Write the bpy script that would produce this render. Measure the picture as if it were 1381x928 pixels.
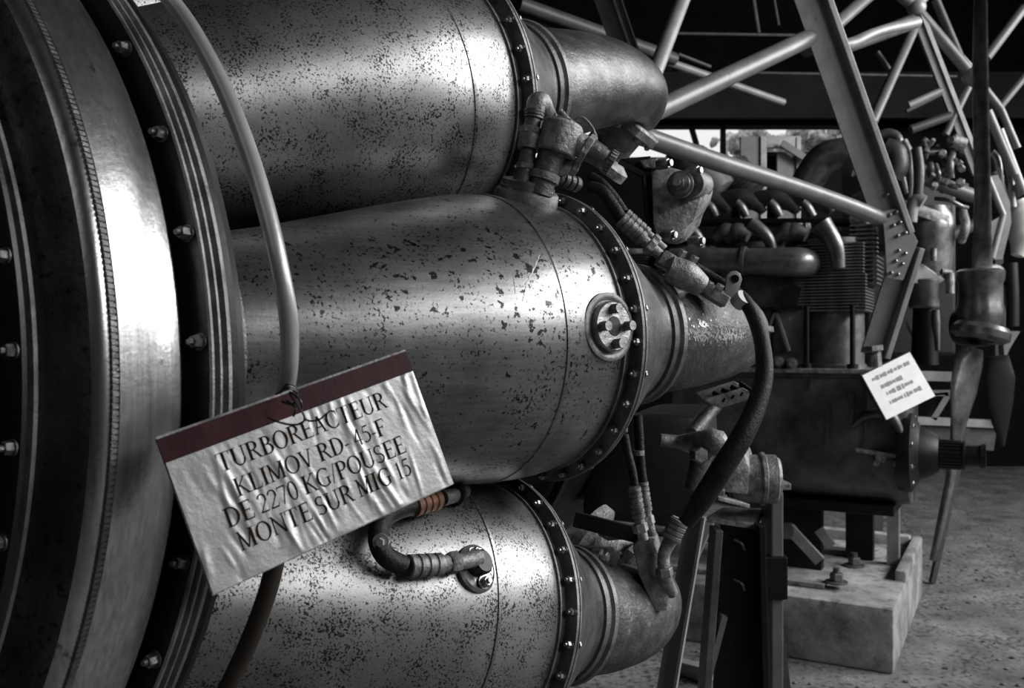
import bpy, bmesh, math, random
import numpy as np
from mathutils import Vector, Matrix, Quaternion, noise

for o in list(bpy.data.objects): bpy.data.objects.remove(o)
SC = bpy.context.scene
COL = SC.collection
random.seed(7)
PI = math.pi
V = Vector

# ---------------------------------------------------------------- camera
CAMZ = 1.25
FPX = 1216.3
cam_d = bpy.data.cameras.new('camera'); cam = bpy.data.objects.new('camera', cam_d); COL.objects.link(cam)
cam.location = (0, 0, CAMZ); cam.rotation_euler = (PI / 2, 0, 0)
cam_d.sensor_width = 36; cam_d.lens = FPX / 1381 * 36
cam_d.clip_start = .02; cam_d.clip_end = 200
cam_d.dof.use_dof = True; cam_d.dof.focus_distance = .95; cam_d.dof.aperture_fstop = 13
SC.camera = cam
# ---------------------------------------------------------------- world
w = bpy.data.worlds.new('overcast_sky'); SC.world = w; w.use_nodes = True
nt = w.node_tree; nt.nodes.clear()
bg = nt.nodes.new('ShaderNodeBackground'); wo = nt.nodes.new('ShaderNodeOutputWorld')
bg.inputs[0].default_value = (1, 1, 1, 1); bg.inputs[1].default_value = 0.9
nt.links.new(bg.outputs[0], wo.inputs[0])
# ---------------------------------------------------------------- daylight entering the open side, plus added fill
def area(name, loc, target, sx, sy, power, col=(1, 1, 1)):
    d = bpy.data.lights.new(name, 'AREA'); d.shape = 'RECTANGLE'; d.size = sx; d.size_y = sy; d.energy = power; d.color = col
    o = bpy.data.objects.new(name, d); COL.objects.link(o); o.location = loc
    o.rotation_euler = (V(target) - V(loc)).to_track_quat('-Z', 'Y').to_euler()
    return o
area('daylight_open_side', (5.9, .9, 4.3), (0, 1.2, 1.2), 3.2, 1.3, 330)
area('daylight_open_side_rear', (4.9, -2.2, 3.7), (-.1, .9, 1.25), 2.4, 1.0, 75)
area('open_side_fill_front', (6.0, 3.6, 3.3), (2.0, 4.2, .7), 1.6, 1.4, 170)  # extra lamp in the opening, added to lift the background's right-hand edges
area('fill_behind_camera', (-2.2, -2.6, 3.6), (0, 1.4, 1.1), 2.2, 1.2, 9)  # added weak fill behind the camera; no window stands there
SC.view_settings.view_transform = 'Standard'; SC.view_settings.look = 'None'
SC.view_settings.exposure = 0.0; SC.view_settings.gamma = 1.0

# ---------------------------------------------------------------- helpers
def pt(px, py, D): return V(((px - 690.5) / FPX * D, D, CAMZ - (py - 464) / FPX * D))

def nd(nt, t, **kw):
    n = nt.nodes.new(t)
    for k, v in kw.items():
        if k in n.inputs: n.inputs[k].default_value = v
        else: setattr(n, k, v)
    return n

def material(name, base, rough=.5, metal=0., spots=None, mottle=None, streak=None, bump=.0, bscale=60., spec=.5):
    """spots=(scale, lo, hi, colour, strength): dark pits; mottle=(scale, amount): broad uneven wear; streak=(scale vec, amount)"""
    m = bpy.data.materials.new(name); m.use_nodes = True
    t = m.node_tree; b = t.nodes['Principled BSDF']
    if not isinstance(base, tuple): base = (base, base, base)
    b.inputs['Roughness'].default_value = rough; b.inputs['Metallic'].default_value = metal
    tc = nd(t, 'ShaderNodeTexCoord')
    cur = nd(t, 'ShaderNodeRGB'); cur.outputs[0].default_value = (*base, 1); out = cur.outputs[0]
    def mul(out, fac_socket, lo, hi, amt_lo, amt_hi):
        r = nd(t, 'ShaderNodeMapRange'); t.links.new(fac_socket, r.inputs['Value'])
        r.inputs['From Min'].default_value = lo; r.inputs['From Max'].default_value = hi
        r.inputs['To Min'].default_value = amt_lo; r.inputs['To Max'].default_value = amt_hi
        mx = nd(t, 'ShaderNodeVectorMath', operation='SCALE'); t.links.new(out, mx.inputs[0]); t.links.new(r.outputs[0], mx.inputs['Scale'])
        return mx.outputs[0], r.outputs[0]
    if mottle:
        n = nd(t, 'ShaderNodeTexNoise', Scale=mottle[0], Detail=6., Roughness=.62); t.links.new(tc.outputs['Object'], n.inputs['Vector'])
        out, _ = mul(out, n.outputs['Fac'], .3, .7, 1 - mottle[1], 1 + mottle[1])
    if streak:
        mp = nd(t, 'ShaderNodeMapping'); mp.inputs['Scale'].default_value = streak[0]; t.links.new(tc.outputs['Object'], mp.inputs['Vector'])
        if len(streak) > 2: mp.inputs['Rotation'].default_value = streak[2]
        n = nd(t, 'ShaderNodeTexNoise', Scale=1., Detail=5., Roughness=.7); t.links.new(mp.outputs[0], n.inputs['Vector'])
        out, _ = mul(out, n.outputs['Fac'], .3, .7, 1 - streak[1], 1 + streak[1])
    if spots:
        for sp in spots:
            n = nd(t, 'ShaderNodeTexNoise', Scale=sp[0], Detail=3., Roughness=.6); t.links.new(tc.outputs['Object'], n.inputs['Vector'])
            n2 = nd(t, 'ShaderNodeTexNoise', Scale=sp[0] * .085, Detail=2.); t.links.new(tc.outputs['Object'], n2.inputs['Vector'])
            ad = nd(t, 'ShaderNodeMath', operation='MULTIPLY_ADD'); ad.inputs[1].default_value = sp[4] if len(sp) > 4 else .35
            t.links.new(n2.outputs['Fac'], ad.inputs[0]); t.links.new(n.outputs['Fac'], ad.inputs[2])
            out, _ = mul(out, ad.outputs[0], sp[1], sp[2], 1., sp[3])
    t.links.new(out, b.inputs['Base Color'])
    if bump:
        n = nd(t, 'ShaderNodeTexNoise', Scale=bscale, Detail=5., Roughness=.65); t.links.new(tc.outputs['Object'], n.inputs['Vector'])
        bp = nd(t, 'ShaderNodeBump'); bp.inputs['Strength'].default_value = bump; bp.inputs['Distance'].default_value = .004
        t.links.new(n.outputs['Fac'], bp.inputs['Height']); t.links.new(bp.outputs[0], b.inputs['Normal'])
    b.inputs['Specular IOR Level'].default_value = spec
    return m

M = {}
M['can'] = material('pitted_steel', .25, .36, .9, spots=[(300, .775, .83, .15), (105, .815, .85, .12)], mottle=(9, .45), streak=((14, 14, 220), .22), bump=.05, bscale=420)
M['can_fine'] = material('fine_pitted_steel', .26, .38, .85, spots=[(470, .72, .79, .12), (200, .83, .88, .18)], mottle=(8, .4), bump=.06, bscale=450)
M['brushed'] = material('brushed_steel', .42, .27, .95, streak=((260, 260, 5), .28), mottle=(7, .45), spots=[(60, .86, .93, .4)], bump=.06, bscale=180)
M['shroud'] = material('dark_worn_steel', .085, .45, .8, mottle=(14, .6), spots=[(140, .75, .86, .3)], bump=.2, bscale=160)
M['flange'] = material('grimy_flange_steel', .17, .5, .6, streak=((30, 30, 4), .4), mottle=(40, .5), bump=.25, bscale=300)
M['weld'] = material('weld_bead_steel', .13, .45, .8, mottle=(90, .5), bump=.3, bscale=300)
M['cone'] = material('sooty_cone_steel', .13, .42, .75, mottle=(22, .55), streak=((20, 20, 90), .3), bump=.25, bscale=220)
M['cast'] = material('dark_cast_alloy', .085, .45, .45, mottle=(30, .7), spots=[(90, .78, .9, 2.2)], bump=.5, bscale=160)
M['castlight'] = material('grey_cast_alloy', .26, .5, .4, mottle=(45, .75), bump=.6, bscale=150)
M['black'] = material('black_and_shade_metal', .007, .45, .3, mottle=(30, .5), bump=.1, bscale=140)  # near-black base, also puts shade into recesses, holes and undersides
M['bolt'] = material('bolt_steel', .30, .35, .8, mottle=(120, .5), bump=.2, bscale=400)
M['darkbolt'] = material('dark_nut_steel', .13, .4, .7, mottle=(160, .6), bump=.3, bscale=400)  # darker than the other bolt steel
M['darkhose'] = material('dark_brown_hose', (.022, .017, .014), .45, 0, mottle=(30, .4), spec=.3)
M['rubber'] = material('black_rubber', .012, .5, 0, mottle=(60, .6), bump=.4, bscale=250, spec=.3)
M['sleeve'] = material('dull_clamp_sleeve', .20, .45, .4, mottle=(90, .6), bump=.4, bscale=260)
M['copper'] = material('rusty_brown_sleeve', (.17, .085, .05), .5, .3, mottle=(80, .5), bump=.4, bscale=260)
M['pipe'] = material('grey_painted_pipe', .34, .33, .35, mottle=(20, .2), spots=[(60, .9, .95, .5)], bump=.05, bscale=200)
M['film'] = material('aluminium_foil_sheet', .40, .40, .55, mottle=(40, .16), spots=[(100, .88, .95, .6)], bump=.12, bscale=110)
M['maroon'] = material('dark_maroon_paint', (.032, .007, .010), .5, 0, mottle=(30, .4), bump=.08, bscale=90, spec=.15)
M['edge'] = material('pale_worn_edge', .45, .4, .5)
M['ink'] = material('dark_brown_ink', (.022, .014, .010), .9, 0, spec=.0)
M['wire'] = material('black_wire', .012, .4, .3)
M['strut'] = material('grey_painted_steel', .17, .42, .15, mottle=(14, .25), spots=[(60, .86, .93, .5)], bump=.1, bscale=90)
M['strutpale'] = material('pale_lit_painted_steel', .30, .45, .15, mottle=(14, .25), bump=.1, bscale=90)  # pale copy of the grey paint; on strut lips it carries daylight
M['strutdark'] = material('dim_grey_painted_steel', .07, .5, .1, mottle=(10, .4), bump=.1, bscale=90)  # darker copy of the grey paint, for struts meant to read shaded
M['engine'] = material('oily_grey_casting', .10, .45, .35, mottle=(7, .7), spots=[(30, .84, .95, 1.8)], bump=.4, bscale=60)
M['fin'] = material('cylinder_fin_steel', .16, .4, .5, mottle=(20, .5), bump=.2, bscale=90)
M['stub'] = material('exhaust_stub_steel', .20, .36, .6, mottle=(18, .5), bump=.2, bscale=90)
M['concrete'] = material('stained_concrete', .27, .75, 0, mottle=(4, .8), spots=[(22, .74, .92, .35), (110, .8, .95, .6)], bump=.6, bscale=40)
M['ground'] = material('packed_gravel', .16, .85, 0, mottle=(3.5, .6), spots=[(40, .68, .82, .25), (120, .80, .92, 2.6)], bump=1., bscale=55)
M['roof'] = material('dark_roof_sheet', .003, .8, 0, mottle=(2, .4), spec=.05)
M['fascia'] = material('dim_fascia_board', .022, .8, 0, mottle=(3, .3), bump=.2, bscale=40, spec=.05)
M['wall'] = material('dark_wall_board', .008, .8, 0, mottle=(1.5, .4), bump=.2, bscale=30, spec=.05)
M['panel'] = material('grey_cabinet_paint', .16, .55, .1, mottle=(6, .25))
M['foliage'] = material('pale_foliage', .6, .8, 0, mottle=(12, .8), spots=[(30, .7, .9, .3)], bump=.5, bscale=30)
M['prop'] = material('varnished_blade_metal', .17, .3, .6, mottle=(10, .7), bump=.1, bscale=40)
M['tag2'] = material('white_plastic_sheet', .85, .45, 0, mottle=(20, .08))
M['ink2'] = material('grey_print', .25, .6, 0)

WLOC = {}
def link(o, parent=None, wloc=None):
    COL.objects.link(o)
    if parent is not None: o.parent = parent
    return o
def obj(name, bm, m, parent=None, smooth=True, angle=None):
    """bmesh in world coordinates -> object whose origin is its centre"""
    me = bpy.data.meshes.new(name)
    bmesh.ops.recalc_face_normals(bm, faces=bm.faces[:]) if len(bm.faces) else None
    bm.to_mesh(me); bm.free()
    n = len(me.vertices); co = np.empty(n * 3); me.vertices.foreach_get('co', co); co = co.reshape(-1, 3)
    c = (co.min(0) + co.max(0)) / 2; co -= c; me.vertices.foreach_set('co', co.ravel()); me.update()
    if smooth:
        me.polygons.foreach_set('use_smooth', [True] * len(me.polygons))
        try: me.set_sharp_from_angle(angle=math.radians(angle or 38))
        except Exception: pass
    me.materials.append(m)
    o = bpy.data.objects.new(name, me); o.location = V(c) - (WLOC[parent.name] if parent else V((0, 0, 0)))
    link(o, parent); WLOC[o.name] = V(c)
    return o
def thing(name, label, cat, loc, group=None):
    o = bpy.data.objects.new(name, None); o.location = loc; link(o); WLOC[o.name] = V(loc); o.empty_display_size = .05
    o['label'] = label; o['category'] = cat
    if group: o['group'] = group
    return o
def tag(o, label, cat, group=None):
    o['label'] = label; o['category'] = cat
    if group: o['group'] = group
    return o
def lab(o, l): o['label'] = l; return o
def struct(name, bm, m):
    o = obj(name, bm, m, smooth=False); o['kind'] = 'structure'; return o
def NB(): return bmesh.new()
def basis(axis, up=None):
    a = V(axis).normalized(); up = V(up) if up is not None else (V((0, 0, 1)) if abs(a.z) < .9 else V((1, 0, 0)))
    x = (up - a * up.dot(a)).normalized(); y = a.cross(x); return a, x, y
def lathe(bm, prof, c, axis, seg=96, a0=0, a1=2 * PI, up=None):
    a, x, y = basis(axis, up); c = V(c); full = abs(a1 - a0 - 2 * PI) < 1e-6
    n = seg if full else seg + 1; rings = []
    for (s, r) in prof:
        if r < 1e-6: rings.append([bm.verts.new(c + a * s)]); continue
        rings.append([bm.verts.new(c + a * s + (x * math.cos(a0 + (a1 - a0) * i / seg) + y * math.sin(a0 + (a1 - a0) * i / seg)) * r) for i in range(n)])
    for A, B in zip(rings, rings[1:]):
        for i in range(seg):
            j = (i + 1) % n
            if len(A) == 1 and len(B) == 1: continue
            if len(A) == 1: bm.faces.new((A[0], B[i], B[j]))
            elif len(B) == 1: bm.faces.new((A[i], A[j], B[0]))
            else: bm.faces.new((A[i], A[j], B[j], B[i]))
    return bm
def catmull(P, R, n=6):
    if len(P) < 3: return [V(p) for p in P], list(R)
    P = [V(p) for p in P]; Q = [P[0] * 2 - P[1]] + P + [P[-1] * 2 - P[-2]]; RR = [R[0]] + list(R) + [R[-1]]
    op, orr = [], []
    for i in range(1, len(Q) - 2):
        for k in range(n):
            t = k / n
            p = .5 * ((2 * Q[i]) + (-Q[i - 1] + Q[i + 1]) * t + (2 * Q[i - 1] - 5 * Q[i] + 4 * Q[i + 1] - Q[i + 2]) * t * t + (-Q[i - 1] + 3 * Q[i] - 3 * Q[i + 1] + Q[i + 2]) * t ** 3)
            op.append(p); orr.append(RR[i] + (RR[i + 1] - RR[i]) * t)
    op.append(P[-1]); orr.append(R[-1])
    return op, orr
def tube(bm, P, R, seg=14, smooth=6, sx=1., up=None, cap=True):
    if not hasattr(R, '__len__'): R = [R] * len(P)
    P, R = catmull(P, R, smooth) if smooth else ([V(p) for p in P], list(R))
    t0 = (P[1] - P[0]).normalized(); _, x, y = basis(t0, up); rings = []
    for i, p in enumerate(P):
        t = (P[min(i + 1, len(P) - 1)] - P[max(i - 1, 0)]).normalized()
        x = (x - t * x.dot(t)).normalized(); y = t.cross(x)
        rings.append([bm.verts.new(p + (x * math.cos(2 * PI * k / seg) * sx + y * math.sin(2 * PI * k / seg)) * R[i]) for k in range(seg)])
    for A, B in zip(rings, rings[1:]):
        for i in range(seg): j = (i + 1) % seg; bm.faces.new((A[i], A[j], B[j], B[i]))
    if cap:
        bm.faces.new(rings[0][::-1]); bm.faces.new(rings[-1])
    return bm
def cyl(bm, p0, p1, r, seg=24, r1=None):
    p0, p1 = V(p0), V(p1); L = (p1 - p0).length; r1 = r if r1 is None else r1
    return lathe(bm, [(0, 0), (0, r), (L, r1), (L, 0)], p0, p1 - p0, seg)
def hexa(bm, p0, p1, r, bev=.12):
    p0, p1 = V(p0), V(p1); L = (p1 - p0).length
    return lathe(bm, [(0, 0), (0, r * .9), (L * bev, r), (L * (1 - bev), r), (L, r * .85), (L, 0)], p0, p1 - p0, 6)
def box(bm, c, X, Y, Z, bev=0):
    """box centred c with half-extent vectors"""
    c, X, Y, Z = V(c), V(X), V(Y), V(Z)
    vs = [bm.verts.new(c + X * i + Y * j + Z * k) for i in (-1, 1) for j in (-1, 1) for k in (-1, 1)]
    fs = [bm.faces.new([vs[q] for q in f]) for f in ((0, 1, 3, 2), (4, 6, 7, 5), (0, 4, 5, 1), (2, 3, 7, 6), (0, 2, 6, 4), (1, 5, 7, 3))]
    if bev:
        es = list({e for f in fs for e in f.edges}); bmesh.ops.bevel(bm, geom=es, offset=bev, segments=2, affect='EDGES', profile=.6)
    return bm
def prism(bm, pts, off, bev=0):
    """polygon of world points extruded by vector off"""
    a = [bm.verts.new(V(p)) for p in pts]; b = [bm.verts.new(V(p) + V(off)) for p in pts]; n = len(pts)
    fs = [bm.faces.new(a[::-1]), bm.faces.new(b)] + [bm.faces.new((a[i], a[(i + 1) % n], b[(i + 1) % n], b[i])) for i in range(n)]
    if bev:
        es = list({e for f in fs for e in f.edges}); bmesh.ops.bevel(bm, geom=es, offset=bev, segments=2, affect='EDGES', profile=.6)
    return bm
def bar(bm, p0, p1, w, t, up, bev=0):
    p0, p1 = V(p0), V(p1); a, x, y = basis(p1 - p0, up)
    return box(bm, (p0 + p1) / 2, (p1 - p0) / 2, x * w / 2, y * t / 2, bev)
def angle_bar(bm, p0, p1, up, w, w2, t):
    """L section: flange of width w in direction x (up), lip of depth w2 along y"""
    p0, p1 = V(p0), V(p1); a, x, y = basis(p1 - p0, up)
    box(bm, (p0 + p1) / 2, (p1 - p0) / 2, x * w / 2, y * t / 2)
    box(bm, (p0 + p1) / 2 + x * (w / 2) + y * (w2 / 2), (p1 - p0) / 2, x * t / 2, y * w2 / 2)
    return bm
def ribbed(bm, p0, p1, r, n, depth=.18, seg=20):
    p0, p1 = V(p0), V(p1); L = (p1 - p0).length; prof = [(0, 0)]
    for i in range(n):
        s = L * i / n; w = L / n
        prof += [(s, r * (1 - depth)), (s + w * .12, r), (s + w * .78, r), (s + w * .9, r * (1 - depth))]
    prof += [(L, r * (1 - depth)), (L, 0)]
    return lathe(bm, prof, p0, p1 - p0, seg)
MESHES = {}
def inst(key, maker, name, m, parent, loc, rot):
    """shared-mesh repeat: maker builds it around the origin along +Z"""
    if key not in MESHES:
        bm = NB(); maker(bm); me = bpy.data.meshes.new(name); bmesh.ops.recalc_face_normals(bm, faces=bm.faces[:]); bm.to_mesh(me); bm.free()
        me.materials.append(m); me.polygons.foreach_set('use_smooth', [True] * len(me.polygons)); me.set_sharp_from_angle(angle=.6); MESHES[key] = me
    o = bpy.data.objects.new(name, MESHES[key]); o.rotation_mode = 'QUATERNION'; o.rotation_quaternion = rot
    o.location = V(loc) - (WLOC[parent.name] if parent else V((0, 0, 0))); link(o, parent); WLOC[o.name] = V(loc); return o
def zrot(d, spin=0.): return V(d).to_track_quat('Z', 'Y') @ Quaternion((0, 0, 1), spin)
def bolt_maker(r, h, stud=.5):
    def f(bm):
        lathe(bm, [(0, 0), (0, r * 1.25), (h * .15, r * 1.25), (h * .15, r), (h * .85, r), (h, r * .82), (h, r * .45), (h * (1 + stud), r * .4), (h * (1 + stud), 0)], (0, 0, 0), (0, 0, 1), 12)
    def g(bm):
        lathe(bm, [(0, 0), (0, r * 1.3), (h * .15, r * 1.3), (h * .15, 0)], (0, 0, 0), (0, 0, 1), 12)
        lathe(bm, [(h * .15, 0), (h * .15, r), (h * .85, r), (h, r * .85), (h, 0)], (0, 0, 0), (0, 0, 1), 6)
        lathe(bm, [(h, 0), (h, r * .5), (h * (1 + stud), r * .45), (h * (1 + stud), 0)], (0, 0, 0), (0, 0, 1), 8)
    return g

# ---------------------------------------------------------------- engine geometry frame (metres)
S = .82
Dv = V((.45787203, .88888477, -.01539697)).normalized()        # engine axis, exhaust -> intake
Uv = Dv.cross(V((0, 0, 1))).normalized(); Wv = Uv.cross(Dv).normalized()
AX = V((-.60308327, .82, -.03593077 + CAMZ))                    # station 0 on the axis
PH = [math.radians(q) for q in (6.1, 45.48, -33.87, 85, -74)]
BETA = math.radians(22.68)
def canframe(k):
    e = Uv * math.cos(PH[k]) + Wv * math.sin(PH[k])
    c = AX + Dv * (.556 * S) + e * (.5785 * S)
    a = Dv * math.cos(BETA) + e * math.sin(BETA)
    e2 = (e - a * e.dot(a)).normalized(); w2 = e2.cross(a)
    return c, a, e2, w2, e
# ================================================================= SETTING
def build_setting():
    bm = NB(); box(bm, (0, 8, -.05), (22, 0, 0), (0, 22, 0), (0, 0, .05)); struct('floor', bm, M['ground'])
    yb = 9.2
    def zz(py, D=yb): return CAMZ - (py - 464) / FPX * D
    def xx(px, D=yb): return (px - 690.5) / FPX * D
    # back wall: low wall below the long opening, solid part on both sides
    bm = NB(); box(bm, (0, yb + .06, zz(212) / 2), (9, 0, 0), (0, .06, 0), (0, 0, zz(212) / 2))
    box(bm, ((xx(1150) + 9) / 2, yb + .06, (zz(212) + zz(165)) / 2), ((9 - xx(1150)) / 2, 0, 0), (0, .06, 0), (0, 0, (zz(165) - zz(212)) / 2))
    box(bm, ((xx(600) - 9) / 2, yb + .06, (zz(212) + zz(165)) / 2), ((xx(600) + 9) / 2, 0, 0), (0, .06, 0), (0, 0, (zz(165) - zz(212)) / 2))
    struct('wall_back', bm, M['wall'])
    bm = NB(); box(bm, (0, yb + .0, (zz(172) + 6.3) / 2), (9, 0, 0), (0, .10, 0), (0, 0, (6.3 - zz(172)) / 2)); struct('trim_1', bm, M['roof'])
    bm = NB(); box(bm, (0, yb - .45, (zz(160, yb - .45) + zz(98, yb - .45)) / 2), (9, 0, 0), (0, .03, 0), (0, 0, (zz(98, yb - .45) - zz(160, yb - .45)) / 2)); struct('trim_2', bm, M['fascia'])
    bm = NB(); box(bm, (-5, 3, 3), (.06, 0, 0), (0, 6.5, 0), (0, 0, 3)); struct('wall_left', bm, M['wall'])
    bm = NB(); box(bm, (0, -3.5, 3), (8, 0, 0), (0, .06, 0), (0, 0, 3)); struct('wall_front_light_block', bm, M['wall'])  # unseen wall, added to keep sky light from flooding in behind the camera
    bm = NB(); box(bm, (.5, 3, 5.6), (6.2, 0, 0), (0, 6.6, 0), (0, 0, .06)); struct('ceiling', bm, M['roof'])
    # unseen right wall added to trim the daylight: solid below the long side opening, solid beyond it
    bm = NB(); box(bm, (6.6, 3, .95), (.06, 0, 0), (0, 6.5, 0), (0, 0, .95)); box(bm, (6.6, 7.0, 3.8), (.06, 0, 0), (0, 2.5, 0), (0, 0, 1.9)); struct('wall_right_light_mask', bm, M['wall'])
    # window posts in the opening
    for i, px in enumerate((939, 975)):
        bm = NB(); bar(bm, pt(px - (10 if i == 0 else 0), 160, yb - .05), pt(px + (6 if i == 0 else 0), 215, yb - .05), .05, .05, (1, 0, 0)); struct('trim_%d' % (3 + i), bm, M['wall'])
    # roof purlins and tie rods
    g = 'rails and purlins under the hangar roof'
    for (p0, p1, r, mt, lb) in (
        (pt(905, 45, 7.0), pt(1100, 48, 7.0), .012, 'strutdark', 'thin dim purlin level across the dark roof behind the tubes'),
        (pt(1010, 98, 7.4), pt(1290, 103, 7.4), .012, 'strutdark', 'thin dim purlin lying along the top of the fascia board'),
        (pt(700, 5, 5.6), pt(910, 80, 6.2), .045, 'strutdark', 'dim round rail sloping down over the top combustion can'),
        (pt(700, 22, 5.7), pt(905, 92, 6.3), .02, 'strutdark', 'thin dim rail just under the thicker sloping roof rail'),
        (pt(896, 82, 6.2), pt(962, 105, 6.3), .028, 'strutpale', 'pale short rail sloping down left of the crossing tube'),
        (pt(985, 113, 6.4), pt(1057, 138, 6.6), .026, 'strutpale', 'pale short rail sloping down right of the crossing tube'),
        (pt(915, 73, 6.2), pt(958, 90, 6.3), .012, 'strutdark', 'thin dim rod above the pale sloping rail'),
        (pt(1016, 0, 7.), pt(1023, 45, 7.), .018, 'strutdark', 'dim hanger dropping from the roof onto the level purlin'),
        (pt(1044, 0, 7.), pt(1050, 34, 7.), .012, 'strutdark', 'dim short hanger right of the longer roof hanger'),
    ):
        bm = NB(); cyl(bm, p0, p1, r, 10); tag(obj('roof_rail', bm, M[mt]), lb, 'rail', g)
    # foliage outside the opening
    bm = NB()
    for i in range(46):
        px = 985 + i * 4.6 + random.uniform(-3, 3); py = 190 + random.uniform(-8, 30) - (i % 3) * 3
        c = pt(px, py, 14 + random.uniform(-.6, .6)); r = random.uniform(.10, .2)
        bmesh.ops.create_icosphere(bm, subdivisions=2, radius=r, matrix=Matrix.Translation(c))
    for i in range(60):
        c = pt(935 + random.uniform(0, 220), random.uniform(192, 240), 14.2); r = random.uniform(.03, .08)
        bmesh.ops.create_icosphere(bm, subdivisions=1, radius=r, matrix=Matrix.Translation(c))
    for v in bm.verts: v.co += V((noise.noise(v.co * 9), noise.noise(v.co * 9 + V((5, 0, 0))), noise.noise(v.co * 9 + V((0, 9, 0))))) * .07
    cyl(bm, (3.2, 14.3, 0), (3.2, 14.3, 3.6), .12, 10)
    tag(obj('hedge', bm, M['foliage'], smooth=False), 'pale sunlit bushes outside the long opening under the eave', 'hedge')
build_setting()

# ================================================================= TURBOJET
jet = thing('turbojet_engine', 'large steel turbojet engine with pitted round combustion cans, filling the foreground', 'jet engine', AX + Dv * .5 - V((0, 0, .62)))
def ring(prof, name, m, parent=jet, seg=160, scale=S):
    bm = NB(); lathe(bm, [(s * scale, r * scale) for s, r in prof], AX, Dv, seg, up=Wv); return obj(name, bm, m, parent, angle=30)
# exhaust cone, aft flange, shroud, weld, bright band, main flange
ring([(-.9, .33), (-.5, .39), (-.2, .445), (-.1275, .458)], 'exhaust_cone', M['black'])
lab(ring([(-.128, .45), (-.128, .484), (-.127, .487), (-.123, .487), (-.122, .484), (-.122, .462)], 'aft_flange', M['black']), 'narrow flange at the left edge')
ring([(-.1215, .46), (-.1215, .478), (-.1195, .479), (-.117, .486), (-.1135, .486), (-.112, .480), (-.111, .468)], 'clamp_ridge', M['flange'])
ring([(-.112, .470), (-.104, .478), (-.100, .492), (-.099, .504), (-.098, .516), (-.096, .522)], 'rear_shroud', M['shroud'])
ring([(-.096, .522), (-.093, .527), (-.089, .5300), (-.086, .5305)], 'shroud_lip', M['brushed'])
ws = ring([(-.0865, .530), (-.0855, .5322), (-.082, .5325), (-.0805, .530)], 'weld_seam', M['weld'])
ring([(-.081, .5305), (-.079, .533), (-.060, .536), (-.035, .5365), (-.022, .534), (-.014, .527), (-.012, .517), (-.0115, .505)], 'polished_band', M['brushed'])
ring([(-.0115, .505), (-.0002, .505), (-.0002, .5440)], 'flange_face', M['black'])  # black colour supplies the shade of the recess round the nuts
ring([(.0, .5435), (.0, .5445), (.0015, .546), (.004, .546), (.0055, .543), (.0075, .543), (.009, .5475), (.0115, .5475), (.013, .544), (.0150, .544), (.017, .549), (.021, .549), (.021, .53), (.028, .50)], 'main_flange', M['flange'])
# support plate carrying the can mouths and the hot core
ring([(.022, .545), (.030, .548), (.040, .545), (.048, .53), (.052, .48), (.056, .36), (.30, .335), (.75, .36), (.80, .40), (1.0, .45), (1.02, .46), (1.30, .46), (1.32, .42), (1.34, .30), (1.7, .26), (1.72, 0)], 'core_casing', M['black'], seg=96)
ring([(.98, .46), (.98, .475), (1.0, .475), (1.0, .46)], 'compressor_flange', M['black'], seg=96)
# bead stitching on the weld: little transverse ridges
bm = NB()
for i in range(420):
    q = -1.9 + 3.8 * i / 420
    e = Uv * math.cos(q) + Wv * math.sin(q); t = -Uv * math.sin(q) + Wv * math.cos(q)
    box(bm, AX + Dv * (-.0836 * S) + e * (.5328 * S), Dv * .0021, e * .0007, t * .0013)
o = obj('stitch', bm, M['weld'], ws, smooth=False); o['kind'] = 'stuff'
# nuts on main flange (40) and aft flange
q0 = None
for i in range(36):
    q = math.radians(4.9 + 10 * i); e = Uv * math.cos(q) + Wv * math.sin(q)
    inst('nutF', bolt_maker(.0048, .0075, .45), 'nut', M['darkbolt'], jet, AX + Dv * (-.0002 * S) + e * (.535 * S), zrot(-Dv, q * 3))
for i in range(42):
    q = math.radians(4.4 + 360 / 42 * i); e = Uv * math.cos(q) + Wv * math.sin(q)
    inst('nutA', bolt_maker(.0044, .006, .5), 'nut', M['darkbolt'], jet, AX + Dv * (-.128 * S) + e * (.479 * S), zrot(-Dv, q * 3))

BODY = [(.53, .10), (.50, .108), (.468, .115), (.45, .1185), (.40, .1275), (.35, .1385), (.30, .1500), (.25, .1615), (.20, .1722), (.17, .178), (.15, .1815), (.124, .1840)]
BODY2 = [(.12, .1840), (.10, .1850), (.075, .1853), (.05, .184), (.03, .1815), (.016, .179)]
def can_r(t):
    P = BODY + BODY2
    for (a, ra), (b, rb) in zip(P, P[1:]):
        if a >= t >= b: return rb + (ra - rb) * (t - b) / (a - b)
    return .179
def surf(k, t, ang):
    """t back from the rim, ang in degrees from outward; fit units -> point (m), outward normal"""
    c, a, e2, w2, e = canframe(k); q = math.radians(ang); n = e2 * math.cos(q) + w2 * math.sin(q)
    return c - a * (t * S) + n * (can_r(t) * S), n
def on_can(k, px, py, h=0.):
    """point h metres above the can's skin on the sight line of a photograph pixel"""
    c, a, e2, w2, e = canframe(k); o = V((0, 0, CAMZ)); d = (pt(px, py, 1) - o).normalized(); t = .5
    while t < 2:
        p = o + d * t; s_ = (p - c).dot(a); rr_ = (p - c - a * s_).length
        if rr_ < can_r(min(.53, max(.016, -s_ / S))) * S + h: return p
        t += .0008
    return p
CANS = []
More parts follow.
